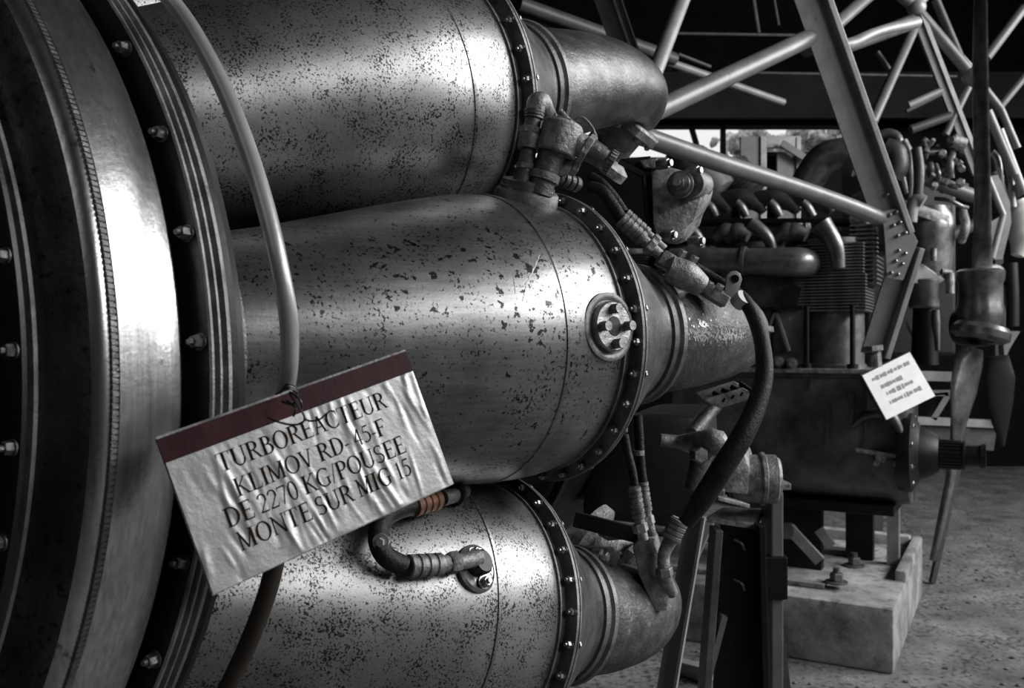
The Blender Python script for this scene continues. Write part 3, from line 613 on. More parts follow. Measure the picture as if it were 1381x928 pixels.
# ================================================================= ENGINE STAND
def stand():
    D = 1.6
    st = thing('engine_stand', 'tall dark steel stand with an I-section post under the round trunnion', 'stand', pt(1000, 700, D) - V((0, 0, pt(1000, 700, D).z)))
    q = lambda x, y, dz=0: pt(x, y, D + dz)
    bm = NB(); prism(bm, [q(953, 697), q(974, 684, .06), q(1030, 687, .06), q(1020, 707)], (0, 0, -.010), .0015); obj('head_plate', bm, M['castlight'], st, smooth=False)
    z0 = .0
    def down(x0, y0, x1, y1, dz=0):      # extends a line to the floor
        p0, p1 = q(x0, y0, dz), q(x1, y1, dz); k = (p0.z - z0) / (p0.z - p1.z); return p0, p0 + (p1 - p0) * k
    # left flange, web, right flange
    a, b = down(966, 712, 950, 928); bm = NB(); bar(bm, a, b, .014, .05, (1, 0, 0), .002); obj('flange_plate', bm, M['fin'], st, smooth=False)
    a, b = down(1000, 706, 990, 928, .02); bm = NB(); bar(bm, a, b, .075, .008, (1, 0, 0)); obj('web_plate', bm, M['black'], st, smooth=False)
    a, b = down(1023, 706, 1028, 928, -.005); bm = NB(); bar(bm, a, b, .012, .05, (1, 0, 0), .002); obj('flange_plate', bm, M['black'], st, smooth=False)
    a, b = down(1041, 660, 1041, 928, .03); bm = NB(); bar(bm, a, b, .022, .07, (1, 0, 0), .003); obj('outer_post', bm, M['strut'], st, smooth=False)
    bm = NB(); box(bm, q(1042, 652, .05), V((.022, 0, 0)), V((0, .04, 0)), V((0, 0, .006)), .002); obj('post_cap', bm, M['castlight'], st, smooth=False)
    for dx in (0, 1):
        bm = NB(); box(bm, q(1036 + dx * 15, 778, .0), V((.012, 0, 0)), V((0, .012, 0)), V((0, 0, .038)), .003); obj('hinge_block', bm, M['black'], st, smooth=False)
    for y in (728, 782):
        bm = NB(); tube(bm, [q(990, y, -.005), q(1000, y + 5, -.012), q(1004, y + 14, -.005)], .0022, 8); obj('hook', bm, M['sleeve'], st)
    a, b = down(972, 820, 945, 928, -.015); bm = NB(); bar(bm, q(976, 830, -.01), b, .010, .02, (1, 0, 0)); obj('gusset_edge', bm, M['strut'], st, smooth=False)
    a, b = down(1052, 860, 1060, 928, .04); bm = NB(); bar(bm, a, b, .012, .02, (1, 0, 0)); obj('brace', bm, M['strutdark'], st, smooth=False)
    bm = NB(); c = (q(1000, 900)); box(bm, V((c.x, D + .02, .01)), V((.22, 0, 0)), V((0, .18, 0)), V((0, 0, .01))); obj('base_plate', bm, M['strutdark'], st, smooth=False)
    # leaning pale brace of the stand
    D2 = 1.95
    p0 = pt(938, 694, D2); p1 = pt(901, 915, D2); k = p0.z / (p0.z - p1.z)
    bm = NB(); angle_bar(bm, p0, p0 + (p1 - p0) * k, (1, -.4, 0), .040, .02, .006)
    tag(obj('leaning_strut', bm, M['strutpale'], None, smooth=False), 'pale angle-iron strut leaning behind the dark stand post', 'strut')
    bm = NB(); prism(bm, [pt(946, 700, 2.3), pt(962, 705, 2.3), pt(925, 790, 2.3), pt(908, 790, 2.3)], (.01, .02, 0)); p = obj('floor_brace', bm, M['strut'], None, smooth=False)
    tag(p, 'short pale flat brace seen between leaning strut and stand post', 'brace')
stand()

# ================================================================= SIGN
def sign():
    TL = V((-.217, .55, CAMZ - .0579)); TR = V((-.0764, .647, CAMZ - .0048)); BL = V((-.1825, .55, CAMZ - .1533)); BR = V((-.0455, .647, CAMZ - .1016))
    X = (TR - TL); Y = (BL - TL); N = Y.cross(X).normalized()
    if N.y > 0: N = -N
    def P(u, v, h=0): return TL + X * u + Y * v + N * h
    sg = thing('engine_sign', 'silver sign with black serif lettering and maroon top band, wired to the pipe', 'sign', TL + X * .5 + Y * 1.0)
    bm = NB(); prism(bm, [P(0, 0, -.0035), P(1, 0, -.0035), P(1, 1, -.0035), P(0, 1, -.0035)], N * .0030); obj('board', bm, M['maroon'], sg, smooth=False)
    bm = NB(); prism(bm, [P(0, .004, -.0005), P(1, .004, -.0005), P(1, .148, -.0005), P(0, .158, -.0005)], N * .0008); obj('top_band', bm, M['maroon'], sg, smooth=False)
    bm = NB(); bar(bm, P(0, .0, -.001), P(1, .0, -.001), .0018, .0022, N); obj('top_edge', bm, M['flange'], sg, smooth=False)
    bm = NB(); bar(bm, P(.001, .155, -.0008), P(.001, 1, -.0008), .0012, .001, N); bar(bm, P(0.999, .15, -.0008), P(.999, 1, -.0008), .001, .001, N); bar(bm, P(0, .999, -.0008), P(1, .999, -.0008), .001, .001, N); obj('edge_strip', bm, M['flange'], sg, smooth=False)
    rnd = random.Random(3); wr = []
    for _ in range(85):
        wr.append((rnd.uniform(0, 1), rnd.uniform(.15, 1), rnd.uniform(.08, .26), rnd.uniform(.005, .014), rnd.uniform(-.10, .22), rnd.uniform(.3, 1.) * rnd.choice((1, 1, -.7))))
    def H(u, v):
        h = 0
        for (cu, cv, lv, wu, sl, am) in wr:
            dv = (v - cv) / lv; du = (u - cu - sl * (v - cv) * .8) / wu
            if abs(dv) < 2 and abs(du) < 3: h += am * math.exp(-du * du - dv * dv * 1.5)
        h += .35 * noise.noise(V((u * 9, v * 5, 1)))
        ed = min(1, u / .01, (1 - u) / .01, (v - .15) / .02 if v > .15 else 0, (1 - v) / .02)
        return .0006 + .00085 * h * max(0, ed)
    bm = NB(); nu, nv = 150, 76; G = []
    for j in range(nv + 1):
        row = []
        for i in range(nu + 1):
            u = .002 + .996 * i / nu; v = .1525 + (.996 - .1525) * j / nv; v += .0045 * (1 - u) * (1 - j / nv)
            row.append(bm.verts.new(P(u, v, H(u, v))))
        G.append(row)
    for j in range(nv):
        for i in range(nu): bm.faces.new((G[j][i], G[j][i + 1], G[j + 1][i + 1], G[j + 1][i]))
    fl = obj('foil_sheet', bm, M['film'], sg, angle=80)
    # lettering ---------------------------------------------------------
    TK, TN, SF = .16, .070, .050
    def arc(cx, cy, rx, ry, a0, a1, tk=TK, tn=TN, n=18):
        out = []
        for i in range(n):
            q = []
            for a in (a0 + (a1 - a0) * i / n, a0 + (a1 - a0) * (i + 1) / n):
                r = math.radians(a); c, s = math.cos(r), math.sin(r); w = tn + (tk - tn) * abs(c) ** 1.5
                q.append(((cx + c * (rx - w / 2), cy + s * (ry - tn / 2 - (w - tn) * .2)), (cx + c * (rx + w / 2), cy + s * (ry + tn / 2))))
            out.append([q[0][0], q[0][1], q[1][1], q[1][0]])
        return out
    def seg(x0, y0, x1, y1, w, n=6):
        out = []; L = math.hypot(x1 - x0, y1 - y0)
        # horizontal-width strokes for verticals/diagonals, vertical-width for horizontals
        if abs(x1 - x0) > 2.2 * abs(y1 - y0): ox, oy = 0, w / 2
        else: ox, oy = w / 2, 0
        for i in range(n):
            a, b = i / n, (i + 1) / n
            A = (x0 + (x1 - x0) * a, y0 + (y1 - y0) * a); B = (x0 + (x1 - x0) * b, y0 + (y1 - y0) * b)
            out.append([(A[0] - ox, A[1] - oy), (A[0] + ox, A[1] + oy), (B[0] + ox, B[1] + oy), (B[0] - ox, B[1] - oy)])
        return out
    def ser(x, y, w=.16): return seg(x - w, y + (SF / 2 if y < .5 else -SF / 2), x + w, y + (SF / 2 if y < .5 else -SF / 2), SF, 2)
    def stem(x, y0=0, y1=1, w=TK, s0=True, s1=True):
        return seg(x, y0, x, y1, w) + (ser(x, y0) if s0 else []) + (ser(x, y1) if s1 else [])
    G = {}
    G['T'] = (.80, stem(.40, s1=False) + seg(.04, .98, .76, .98, .045) + seg(.05, .98, .04, .80, .04, 2) + seg(.75, .98, .76, .80, .04, 2))
    G['U'] = (.90, seg(.18, .3, .18, 1, TK) + ser(.18, 1) + seg(.74, .3, .74, 1, TN) + ser(.74, 1, .12) + arc(.46, .32, .28, .32, 180, 360, .12))
    G['R'] = (.84, stem(.20) + arc(.38, .75, .24, .23, -90, 90) + seg(.2, .98, .38, .98, TN, 2) + seg(.2, .52, .38, .52, TN, 2) + seg(.42, .52, .74, .02, .12) + seg(.66, .02, .88, .02, SF, 2))
    G['B'] = (.78, stem(.20) + arc(.38, .76, .20, .22, -90, 90) + seg(.2, .98, .38, .98, TN, 2) + seg(.2, .54, .38, .54, TN, 2) + arc(.40, .28, .27, .26, -90, 90) + seg(.2, .02, .4, .02, TN, 2))
    G['O'] = (.92, arc(.46, .5, .37, .49, 0, 360, TK, TN, 34))
    G['E'] = (.74, stem(.20) + seg(.2, .98, .64, .98, TN, 3) + seg(.64, .99, .65, .80, .035, 2) + seg(.2, .52, .54, .52, TN, 3) + seg(.54, .62, .54, .42, .03, 2) + seg(.2, .02, .66, .02, TN, 3) + seg(.66, .0, .70, .22, .035, 2))
    G['A'] = (.86, seg(.16, 0, .43, 1, TN) + seg(.43, 1, .72, 0, .13) + seg(.25, .36, .60, .36, TN, 3) + ser(.15, 0, .12) + ser(.72, 0, .15))
    G['C'] = (.84, arc(.48, .5, .38, .49, 48, 312, TK, TN, 30) + seg(.76, .98, .76, .72, .03, 3) + seg(.76, .12, .80, .24, .04, 2))
    G['K'] = (.88, stem(.20) + seg(.24, .46, .70, .98, TN) + ser(.70, 1, .13) + seg(.34, .58, .74, .02, .12) + ser(.76, 0, .14))
    G['L'] = (.74, stem(.20) + seg(.2, .02, .64, .02, TN, 3) + seg(.64, 0, .70, .26, .035, 2))
    G['I'] = (.40, stem(.20))
    G['M'] = (1.06, seg(.17, 0, .17, 1, TN) + ser(.17, 0, .12) + seg(.14, 1, .52, .05, .12) + seg(.52, .05, .86, 1, TN) + stem(.86, w=TK) + seg(.05, .98, .2, .98, SF, 2))
    G['V'] = (.86, seg(.14, 1, .45, 0, .13) + seg(.45, 0, .72, 1, TN) + ser(.14, 1, .14) + ser(.72, 1, .12))
    G['D'] = (.90, stem(.20) + arc(.36, .5, .42, .48, -90, 90, TK, TN, 24) + seg(.2, .98, .36, .98, TN, 2) + seg(.2, .02, .36, .02, TN, 2))
    G['N'] = (.92, seg(.17, 0, .17, 1, TN) + ser(.17, 0, .12) + seg(.14, 1, .75, 0, .12) + seg(.76, 0, .76, 1, TN) + ser(.76, 1, .12) + seg(.04, .98, .18, .98, SF, 2))
    G['S'] = (.66, arc(.33, .745, .20, .235, 40, 270, .10) + arc(.33, .265, .23, .245, -140, 90, .11) + seg(.52, .98, .52, .74, .03, 3) + seg(.10, .02, .10, .28, .03, 3))
    G['G'] = (.92, arc(.48, .5, .38, .49, 48, 300, TK, TN, 30) + seg(.76, .98, .76, .72, .03, 3) + seg(.72, .06, .72, .42, .11, 4) + ser(.72, .42 + .0, .15))
    G['P'] = (.74, stem(.20) + arc(.38, .73, .25, .25, -90, 90) + seg(.2, .98, .38, .98, TN, 2) + seg(.2, .48, .38, .48, TN, 2))
    G['F'] = (.70, stem(.20) + seg(.2, .98, .64, .98, TN, 3) + seg(.64, .99, .65, .78, .035, 2) + seg(.2, .52, .52, .52, TN, 3) + seg(.52, .62, .52, .42, .03, 2))
    G['-'] = (.36, seg(.05, .33, .31, .33, .08, 2))
    G['/'] = (.34, seg(.02, -.05, .32, 1.05, .045))
    G['4'] = (.60, seg(.42, 0, .42, .98, .10) + seg(.40, .98, .05, .32, TN) + seg(.03, .30, .56, .30, .06, 3))
    G['5'] = (.60, seg(.20, .96, .52, .96, .09, 3) + seg(.20, .96, .13, .58, .04) + arc(.24, .33, .26, .30, -130, 100, .11))
    G['2'] = (.60, arc(.28, .72, .21, .26, -30, 165, .10) + seg(.46, .60, .08, .05, .07) + seg(.06, .045, .50, .045, .09, 3) + seg(.50, .02, .56, .20, .03, 2))
    G['7'] = (.58, seg(.06, .95, .54, .95, .08, 3) + seg(.52, .94, .22, 0, .06) + seg(.06, .97, .04, .78, .03, 2))
    G['0'] = (.62, arc(.31, .5, .22, .49, 0, 360, .105, TN, 30))
    G['1'] = (.50, seg(.27, 0, .27, .98, .10) + ser(.27, 0, .15) + seg(.10, .84, .27, .96, .04, 2))
    G[' '] = (.30, [])
    def uv(px, py):     # where the sight line of a photograph pixel meets the board
        d = pt(px, py, 1) - V((0, 0, CAMZ)); o = V((0, 0, CAMZ)); t = (TL - o).dot(N) / d.dot(N); r = o + d * t - TL
        xx, xy, yy = X.dot(X), X.dot(Y), Y.dot(Y); rx, ry = r.dot(X), r.dot(Y); det = xx * yy - xy * xy
        return V(((rx * yy - ry * xy) / det, (ry * xx - rx * xy) / det))
    lx, ly = X.length, Y.length
    for text, a, b, tp in (('TURBOREACTEUR', (297, 638), (523, 549), (288, 611)), ('KLIMOV RD- 45-F', (320, 671), (523, 585), (310, 645)), ('DE 2270 KG/POUSEE', (307, 713), (549, 609), (298, 685)), ('MONTE SUR MIG 15', (325, 744), (557, 639), (316, 716))):
        A, B, Tt = uv(*a), uv(*b), uv(*tp)
        A2, B2 = V((A.x * lx, A.y * ly)), V((B.x * lx, B.y * ly)); ex = (B2 - A2).normalized(); ey = V((ex.y, -ex.x))
        T2 = V((Tt.x * lx, Tt.y * ly)); hgt = abs((T2 - A2).dot(ey)) * .90
        W = sum(G[c][0] for c in text); sc = (B2 - A2).length / W
        bm = NB(); xo = 0
        for ch in text:
            w_, polys = G[ch]
            for poly in polys:
                vs = []
                for (x, y) in poly:
                    p = A2 + ex * ((xo + x) * sc) + ey * (y * hgt); u, v = p.x / lx, p.y / ly
                    vs.append(bm.verts.new(P(u, v, H(u, v) + .00022)))
                try: bm.faces.new(vs)
                except ValueError: pass
            xo += w_
        obj('lettering', bm, M['ink'], sg, smooth=False)
    # wire tie
    bm = NB()
    for k in range(3):
        tube(bm, [pt(372 + k * 3, 532 - k, .578), pt(388, 524 - k * 3, .574), pt(401, 530 - k * 2, .580), pt(396, 545, .577), pt(380, 540 + k, .578)], .0008, 6, 5)
    tube(bm, [pt(390, 530, .575), pt(400, 545, .572), pt(410, 560, .572), pt(408, 570, .572), pt(395, 573, .572), pt(378, 570, .57), pt(360, 563, .57)], .0007, 6, 6)
    tube(bm, [pt(390, 528, .575), pt(405, 540, .574), pt(408, 556, .575), pt(415, 567, .576), pt(430, 566, .578), pt(441, 557, .579)], .0007, 6, 6)
    tube(bm, [pt(386, 540, .575), pt(398, 550, .572), pt(396, 562, .572)], .0007, 6, 6)
    obj('tie_wire', bm, M['wire'], sg)
sign()

# ================================================================= BLOCK AND SECOND ENGINE
pv = V((math.cos(math.radians(-29)), math.sin(math.radians(-29)), 0)); qv = V((math.sin(math.radians(29)), math.cos(math.radians(29)), 0))
O2 = V((1.44, 3.40, 0))
def B(p, q, z): return O2 + pv * p + qv * q + V((0, 0, z))
def bq(px, py, q):      # photograph pixel -> point on the vertical plane q = const of the block's frame
    d = pt(px, py, 1) - V((0, 0, CAMZ)); o = V((0, 0, CAMZ)); c = O2 + qv * q; t = (c - o).dot(qv) / d.dot(qv); return o + d * t
def block():
    bt = thing('concrete_block', 'low pale concrete block with raised kerb under the second engine', 'block', B(-.9, .62, 0))
    bm = NB(); box(bm, B(-.95, .62, .125), pv * .95, qv * .62, V((0, 0, .125)), .018); obj('slab', bm, M['concrete'], bt, angle=40)
    bm = NB(); box(bm, B(-.022, .84, .265), pv * .022, qv * .40, V((0, 0, .030)), .012); obj('kerb', bm, M['concrete'], bt, angle=40)
    bm = NB(); box(bm, B(-.95, 1.205, .265), pv * .90, qv * .035, V((0, 0, .035)), .014); obj('kerb', bm, M['concrete'], bt, angle=40)
block()
def skid():
    sk = thing('engine_skid', 'flat steel rails with hex bolts and braces on the concrete block', 'skid', B(-.7, .4, .25))
    bm = NB(); bar(bm, B(-1.7, .20, .262), B(-.30, .20, .262), .09, .02, (0, 0, 1)) if False else box(bm, B(-1.0, .20, .262), pv * .72, qv * .05, V((0, 0, .010)), .003); obj('rail', bm, M['concrete'], sk, smooth=False)
    bm = NB(); box(bm, B(-.9, .85, .262), pv * .62, qv * .05, V((0, 0, .010)), .003); obj('rail', bm, M['engine'], sk, smooth=False)
    for (px, py, q) in ((1128, 772, .20), (1152, 730, .62)):
        p = bq(px, py, q); p.z = .272 if q < .5 else .25
        bm = NB(); cyl(bm, p, p + V((0, 0, .008)), .045, 24); hexa(bm, p + V((0, 0, .008)), p + V((0, 0, .042)), .028); cyl(bm, p + V((0, 0, .042)), p + V((0, 0, .062)), .014, 12); obj('anchor_bolt', bm, M['engine'], sk, angle=30)
    bm = NB(); bar(bm, bq(1064, 712, .28), bq(1106, 757, .28), .045, .02, V((0, 0, 1))); obj('flat_brace', bm, M['strutpale'], sk, smooth=False)
    bm = NB(); bar(bm, bq(1104, 714, .42), bq(1122, 737, .42), .04, .02, V((0, 0, 1))); obj('flat_brace', bm, M['strutpale'], sk, smooth=False)
    bm = NB(); cyl(bm, bq(1060, 716, .26), bq(1066, 716, .34), .035, 20); obj('pivot', bm, M['engine'], sk)
    for x, y0, y1, q, w_ in ((1075, 690, 722, .5, .22), (1205, 690, 716, .75, .05), (1160, 690, 704, .8, .12)):
        a_, b_ = bq(x, y0, q), bq(x, y1, q); b_.z = .25; a_.z = .52
        bm = NB(); box(bm, (a_ + b_) / 2, pv * w_ / 2, qv * .03, (a_ - b_) / 2); obj('support_foot', bm, M['black'] if x != 1205 else M['strutpale'], sk, smooth=False)  # black feet carry the shade under the engine in their colour
def bearer():
    p0 = (bq(1050, 690, .6) - O2).dot(pv); p1 = (bq(1212, 690, .6) - O2).dot(pv); sk = bpy.data.objects['engine_skid']
    bm = NB(); box(bm, B((p0 + p1) / 2, .62, .545), pv * (p1 - p0) / 2, qv * .2, V((0, 0, .022)), .004); obj('bearer', bm, M['black'], sk, smooth=False)
skid()
bearer()
def engine2():
    en = thing('inline_engine', 'dusty dark inline aircraft engine with finned cylinders on the concrete block', 'piston engine', B(-.9, .6, .33))
    F = .34
    f = lambda x, y, dq=0: bq(x, y, F + dq)
    # crankcase: rounded trough, extruded along the crank axis
    L0 = f(900, 560); L1 = f(1222, 560); zt = f(1165, 503).z; p0 = (L0 - O2).dot(pv); p1 = (L1 - O2).dot(pv); zb = f(1180, 690).z
    prof = [(0, zt), (0, zt - .02), (.015, zt - .02), (.015, zb + .22), (.03, zb + .12), (.09, zb + .05), (.18, zb + .01), (.34, zb), (.44, zb + .05), (.5, zb + .14), (.52, zt - .02), (.52, zt)]
    bm = NB(); rings = [[bm.verts.new(B(p, F + dq + (0 if i not in (0, 5) else .02), z)) for dq, z in prof] for i, p in enumerate((p0, p0 + .02, p0 + .5, p1 - .25, p1 - .03, p1))]
    for A_, C_ in zip(rings, rings[1:]):
        for i in range(len(prof)): j = (i + 1) % len(prof); bm.faces.new((A_[i], A_[j], C_[j], C_[i]))
    bm.faces.new(rings[0]); bm.faces.new(rings[-1][::-1]); obj('crankcase', bm, M['engine'], en, angle=40)
    bm = NB(); box(bm, B((p0 + p1) / 2, F + .26, zt + .006), pv * (p1 - p0) / 2, qv * .28, V((0, 0, .010)), .004); obj('deck_flange', bm, M['castlight'], en, smooth=False)
    # ribs on the side
    for x, y0, y1, w_ in ((1096, 503, 525, .010), (1118, 548, 600, .014), (1150, 530, 580, .016), (1170, 505, 600, .010)):
        bm = NB(); bar(bm, f(x, y0, .005), f(x - 2, y1, .01), w_, .02, pv); obj('side_rib', bm, M['engine'], en, smooth=False)
    bm = NB(); prism(bm, [f(1155, 604, 0), f(1215, 612, 0), f(1216, 618, 0), f(1156, 609, 0)], -qv * .03, .003); obj('ledge', bm, M['castlight'], en, smooth=False)
    for x, y, r in ((1188, 617, .022), (1208, 626, .013), (1182, 625, .012)):
        bm = NB(); cyl(bm, f(x, y, .01), f(x, y, -.03), r, 18); obj('boss', bm, M['castlight'], en)
    bm = NB(); tube(bm, [f(1150, 575, -.01), f(1170, 560, -.02), f(1200, 560, -.02), f(1218, 590, -.01)], [.01, .035, .04, .02], 16, sx=.6); obj('nose_bulge', bm, M['engine'], en)
    # front cover and propeller shaft
    c0 = f(1224, 610, .10)
    bm = NB(); lathe(bm, [(-.03, 0), (-.03, .16), (.0, .165), (.02, .165), (.025, .15), (.05, .11), (.09, .095), (.12, .075), (.12, 0)], c0, pv, 40); obj('nose_cover', bm, M['black'], en, angle=30)
    for i in range(10):
        q = 2 * PI * i / 10 + .3; p = c0 + pv * .02 + (qv * math.cos(q) + V((0, 0, 1)) * math.sin(q)) * .145
        inst('noseb', bolt_maker(.011, .012, .5), 'bolt', M['bolt'], en, p, zrot(pv, q))
    L = (f(1338, 612, .1) - c0).length * .93
    bm = NB(); lathe(bm, [(.1, 0), (.1, .058), (L * .70, .056), (L * .71, .062), (L * .74, .062), (L * .745, .045), (L * .93, .045), (L * .935, .05), (L, .05), (L, .03), (L * .97, .028), (L * .97, 0)], c0, pv, 32); sh = obj('propeller_shaft', bm, M['black'], en, angle=30); lab(sh, 'black splined shaft pointing right')
    for i in range(24):
        q = 2 * PI * i / 24; d = qv * math.cos(q) + V((0, 0, 1)) * math.sin(q)
        if i % 1 == 0:
            bm = NB(); box(bm, c0 + pv * (L * .45) + d * .057, pv * (L * .24), d * .004, pv.cross(d) * .004); obj('spline', bm, M['black'], sh, smooth=False)
    # cylinders
    deck = zt + .016
    def cylinder(pc, q_, z1, r=.125):
        o = None
        zf0 = f(1125, 418).z; zf1 = f(1125, 372).z
        c = B(pc, q_, deck)
        bm = NB(); lathe(bm, [(0, 0), (0, r * 1.05), (.015, r * 1.05), (.02, r * .98), (zf0 - deck, r * .98), (zf0 - deck, r), (z1 - deck, r), (z1 - deck, 0)], c, (0, 0, 1), 32, up=pv); cy = obj('cylinder', bm, M['fin'], en, angle=30)
        n = 22
        for i in range(n):
            z = zf0 + (z1 - zf0 - .03) * i / (n - 1)
            rr = r * (1.16 if z < zf1 + .01 else 1.08)
            bm = NB(); box(bm, V((c.x, c.y, z)), pv * rr, qv * rr, V((0, 0, .0032)), .0); obj('fin', bm, M['fin'], cy, smooth=False)
        for s1 in (-1, 1):
            p = B(pc + s1 * r * .75, q_ - r * 1.1, 0); bm = NB(); cyl(bm, V((p.x, p.y, deck)), V((p.x, p.y, zf0 + .02)), .012, 10); cyl(bm, V((p.x, p.y, deck)), V((p.x, p.y, deck + .02)), .024, 10); obj('stud', bm, M['black'], cy)
        return cy
    pcs = [(bq(x, 450, F + .13) - O2).dot(pv) for x in (1124, 1022, 930, 845)]
    for i, pc in enumerate(pcs):
        cylinder(pc, F + .17, f(1125, 318).z, .125 if i == 0 else .12)
    # upright finned head beside the first cylinder
    bm = NB(); z0, z1 = f(1158, 380).z, f(1158, 300).z; pc = (f(1160, 340) - O2).dot(pv)
    hd = thing_p = None
    bm = NB(); box(bm, B(pc, F + .2, (z0 + z1) / 2), pv * .035, qv * .08, V((0, 0, (z1 - z0) / 2))); hd = obj('finned_head', bm, M['fin'], en, smooth=False)
    for i in range(14):
        z = z0 + (z1 - z0) * i / 13; bm = NB(); box(bm, B(pc, F + .2, z), pv * .055, qv * .11, V((0, 0, .0035))); obj('fin', bm, M['fin'], hd, smooth=False)
    bm = NB(); tube(bm, [B(pc - .02, F + .1, z1 + .03), B(pc, F + .2, z1 + .045), B(pc + .02, F + .3, z1 + .03)], [.04, .05, .04], 14); obj('rocker_cover', bm, M['castlight'], hd)
    # casting between cylinders with inverted V rib
    bm = NB(); prism(bm, [f(1002, 495, .03), f(1002, 372, .03), f(1085, 372, .03), f(1085, 495, .03)], qv * .12, .01); cs = obj('side_casing', bm, M['engine'], en, smooth=False)
    bm = NB(); bar(bm, f(1047, 422, .02), f(1064, 474, .02), .016, .02, pv, .004); bar(bm, f(1045, 422, .02), f(1033, 452, .02), .012, .018, pv, .003); obj('rib', bm, M['strut'], cs, smooth=False)
    bm = NB(); box(bm, f(1042, 416, .02), pv * .13, qv * .02, V((0, 0, .006))); obj('rib', bm, M['black'], cs, smooth=False)
    bm = NB(); cyl(bm, f(1070, 400, .02), f(1070, 400, .06), .05, 20); obj('opening', bm, M['black'], cs)
    for x, y in ((1050, 488), (1068, 490)):
        bm = NB(); cyl(bm, f(x, y, -.02), f(x, y, .05), .025, 16); hexa(bm, f(x, y, -.04), f(x, y, -.02), .018); obj('stud_nut', bm, M['engine'], en, angle=30)
    # intake manifold pipe
    bm = NB(); tube(bm, [f(905, 350, -.04), f(940, 350, -.05), f(1000, 352, -.06), f(1055, 353, -.06), f(1078, 353, -.05), f(1088, 355, .0), f(1090, 356, .08)], [.05, .056, .054, .062, .062, .058, .05], 22); ip = obj('intake_pipe', bm, M['stub'], en); lab(ip, 'pale stained intake pipe along the cylinders')
    bm = NB(); d_ = (f(1006, 352, -.06) - f(1000, 352, -.06)); lathe(bm, [(0, .05), (0, .064), (.014, .064), (.014, .05)], f(1002, 352, -.06), d_, 24); obj('pipe_joint', bm, M['fin'], ip)
    # exhaust stubs (front row) and rear row
    for (x0, y0, x1, y1, r0, r1) in ((1124, 362, 1118, 300, .034, .050), (1036, 338, 1022, 300, .026, .040), (940, 335, 932, 302, .024, .034)):
        a_, b_ = f(x0, y0, .0), f(x1, y1, -.02)
        bm = NB(); tube(bm, [a_ - V((0, 0, .0)) + pv * .02, (a_ + b_) / 2 + pv * .015, b_ - pv * .03], [r0, (r0 + r1) / 2, r1], 20, 6, sx=.8, cap=True); obj('exhaust_stub', bm, M['stub'], en)
        bm = NB(); bm2 = b_ - pv * .03; cyl(bm, bm2 + V((0, 0, .001)) - (b_ - a_).normalized() * .01, bm2 + (b_ - a_).normalized() * .003, r1 * .8, 20); obj('stub_mouth', bm, M['black'], en)
    for x in (1092, 1048, 1003, 962, 925):
        a_, b_ = bq(x + 4, 292, F + .42), bq(x - 10, 272, F + .40)
        bm = NB(); tube(bm, [a_, (a_ + b_) / 2 + V((0, 0, .01)), b_], [.022, .022, .02], 14); obj('rear_stub', bm, M['stub'], en)
    # rocker boxes along the top
    for i, x in enumerate((920, 985, 1000, 1068, 1078)):
        a_ = f(x - 22, 322, .10); b_ = f(x + 10, 318, .10)
        bm = NB(); tube(bm, [a_, (a_ + b_) / 2 + V((0, 0, .025)), b_], [.03, .042, .03], 14, 5); obj('rocker_box', bm, M['engine'], en)
        bm = NB(); hexa(bm, b_ + V((0, 0, .03)), b_ + V((0, 0, .055)), .018); obj('cap_nut', bm, M['castlight'], en, angle=30)
    bm = NB(); cyl(bm, f(900, 300, .3), f(1150, 300, .3), .02, 14); obj('fuel_rail', bm, M['black'], en)
    bm = NB(); box(bm, f(1030, 335, .25), pv * .55, qv * .1, V((0, 0, .05))); obj('cylinder_bank', bm, M['black'], en, smooth=False)
    # air baffles: row of curved petals
    for i, x in enumerate((955, 1000, 1045, 1090)):
        a_ = bq(x, 275, F + .55); bm = NB()
        tube(bm, [a_ + pv * -.10 + V((0, 0, .035)), a_ + V((0, 0, .03)), a_ + pv * .07, a_ + pv * .11 - V((0, 0, .05))], [.035, .05, .045, .02], 12, 5); obj('air_baffle', bm, M['strutdark'], en)
    # big intake elbow
    bm = NB(); tube(bm, [bq(1080, 262, F + .6), bq(1095, 235, F + .6), bq(1112, 215, F + .6), bq(1140, 208, F + .6), bq(1162, 220, F + .6)], [.075, .078, .08, .08, .075], 24); lab(obj('air_elbow', bm, M['stub'], en), 'wide curved air duct')
    # smooth cowl scoop at the rear
    bm = NB(); tube(bm, [bq(905, 205, F + .9), bq(930, 220, F + .9), bq(950, 240, F + .9), bq(972, 262, F + .9)], [.05, .12, .14, .10], 20); lab(obj('air_scoop', bm, M['strut'], en), 'smooth grey scoop behind the long tube')
    bm = NB(); ribbed(bm, bq(985, 225, F + 1.), bq(1012, 262, F + 1.), .10, 9, .06); obj('ribbed_duct', bm, M['strutdark'], en)
    # carburettor and pipes at the far end
    rr = random.Random(5)
    for (P_, r, m_) in (([(1188, 182), (1200, 180), (1212, 190), (1215, 230), (1222, 262)], .022, 'stub'), ([(1195, 200), (1208, 205), (1212, 225), (1204, 240)], .05, 'engine'),
                        ([(1218, 190), (1226, 210), (1228, 250), (1226, 270)], .02, 'stub'), ([(1236, 200), (1240, 230), (1238, 262)], .022, 'engine'), ([(1205, 225), (1215, 245), (1224, 268)], .014, 'stub'),
                        ([(1228, 300), (1230, 280), (1236, 268), (1246, 272)], .028, 'strutpale'), ([(1160, 226), (1176, 218), (1190, 222)], .016, 'engine')):
        bm = NB(); tube(bm, [bq(x, y, F + .45) for x, y in P_], r, 12, 5); obj('oil_pipe', bm, M[m_], en)
engine2()
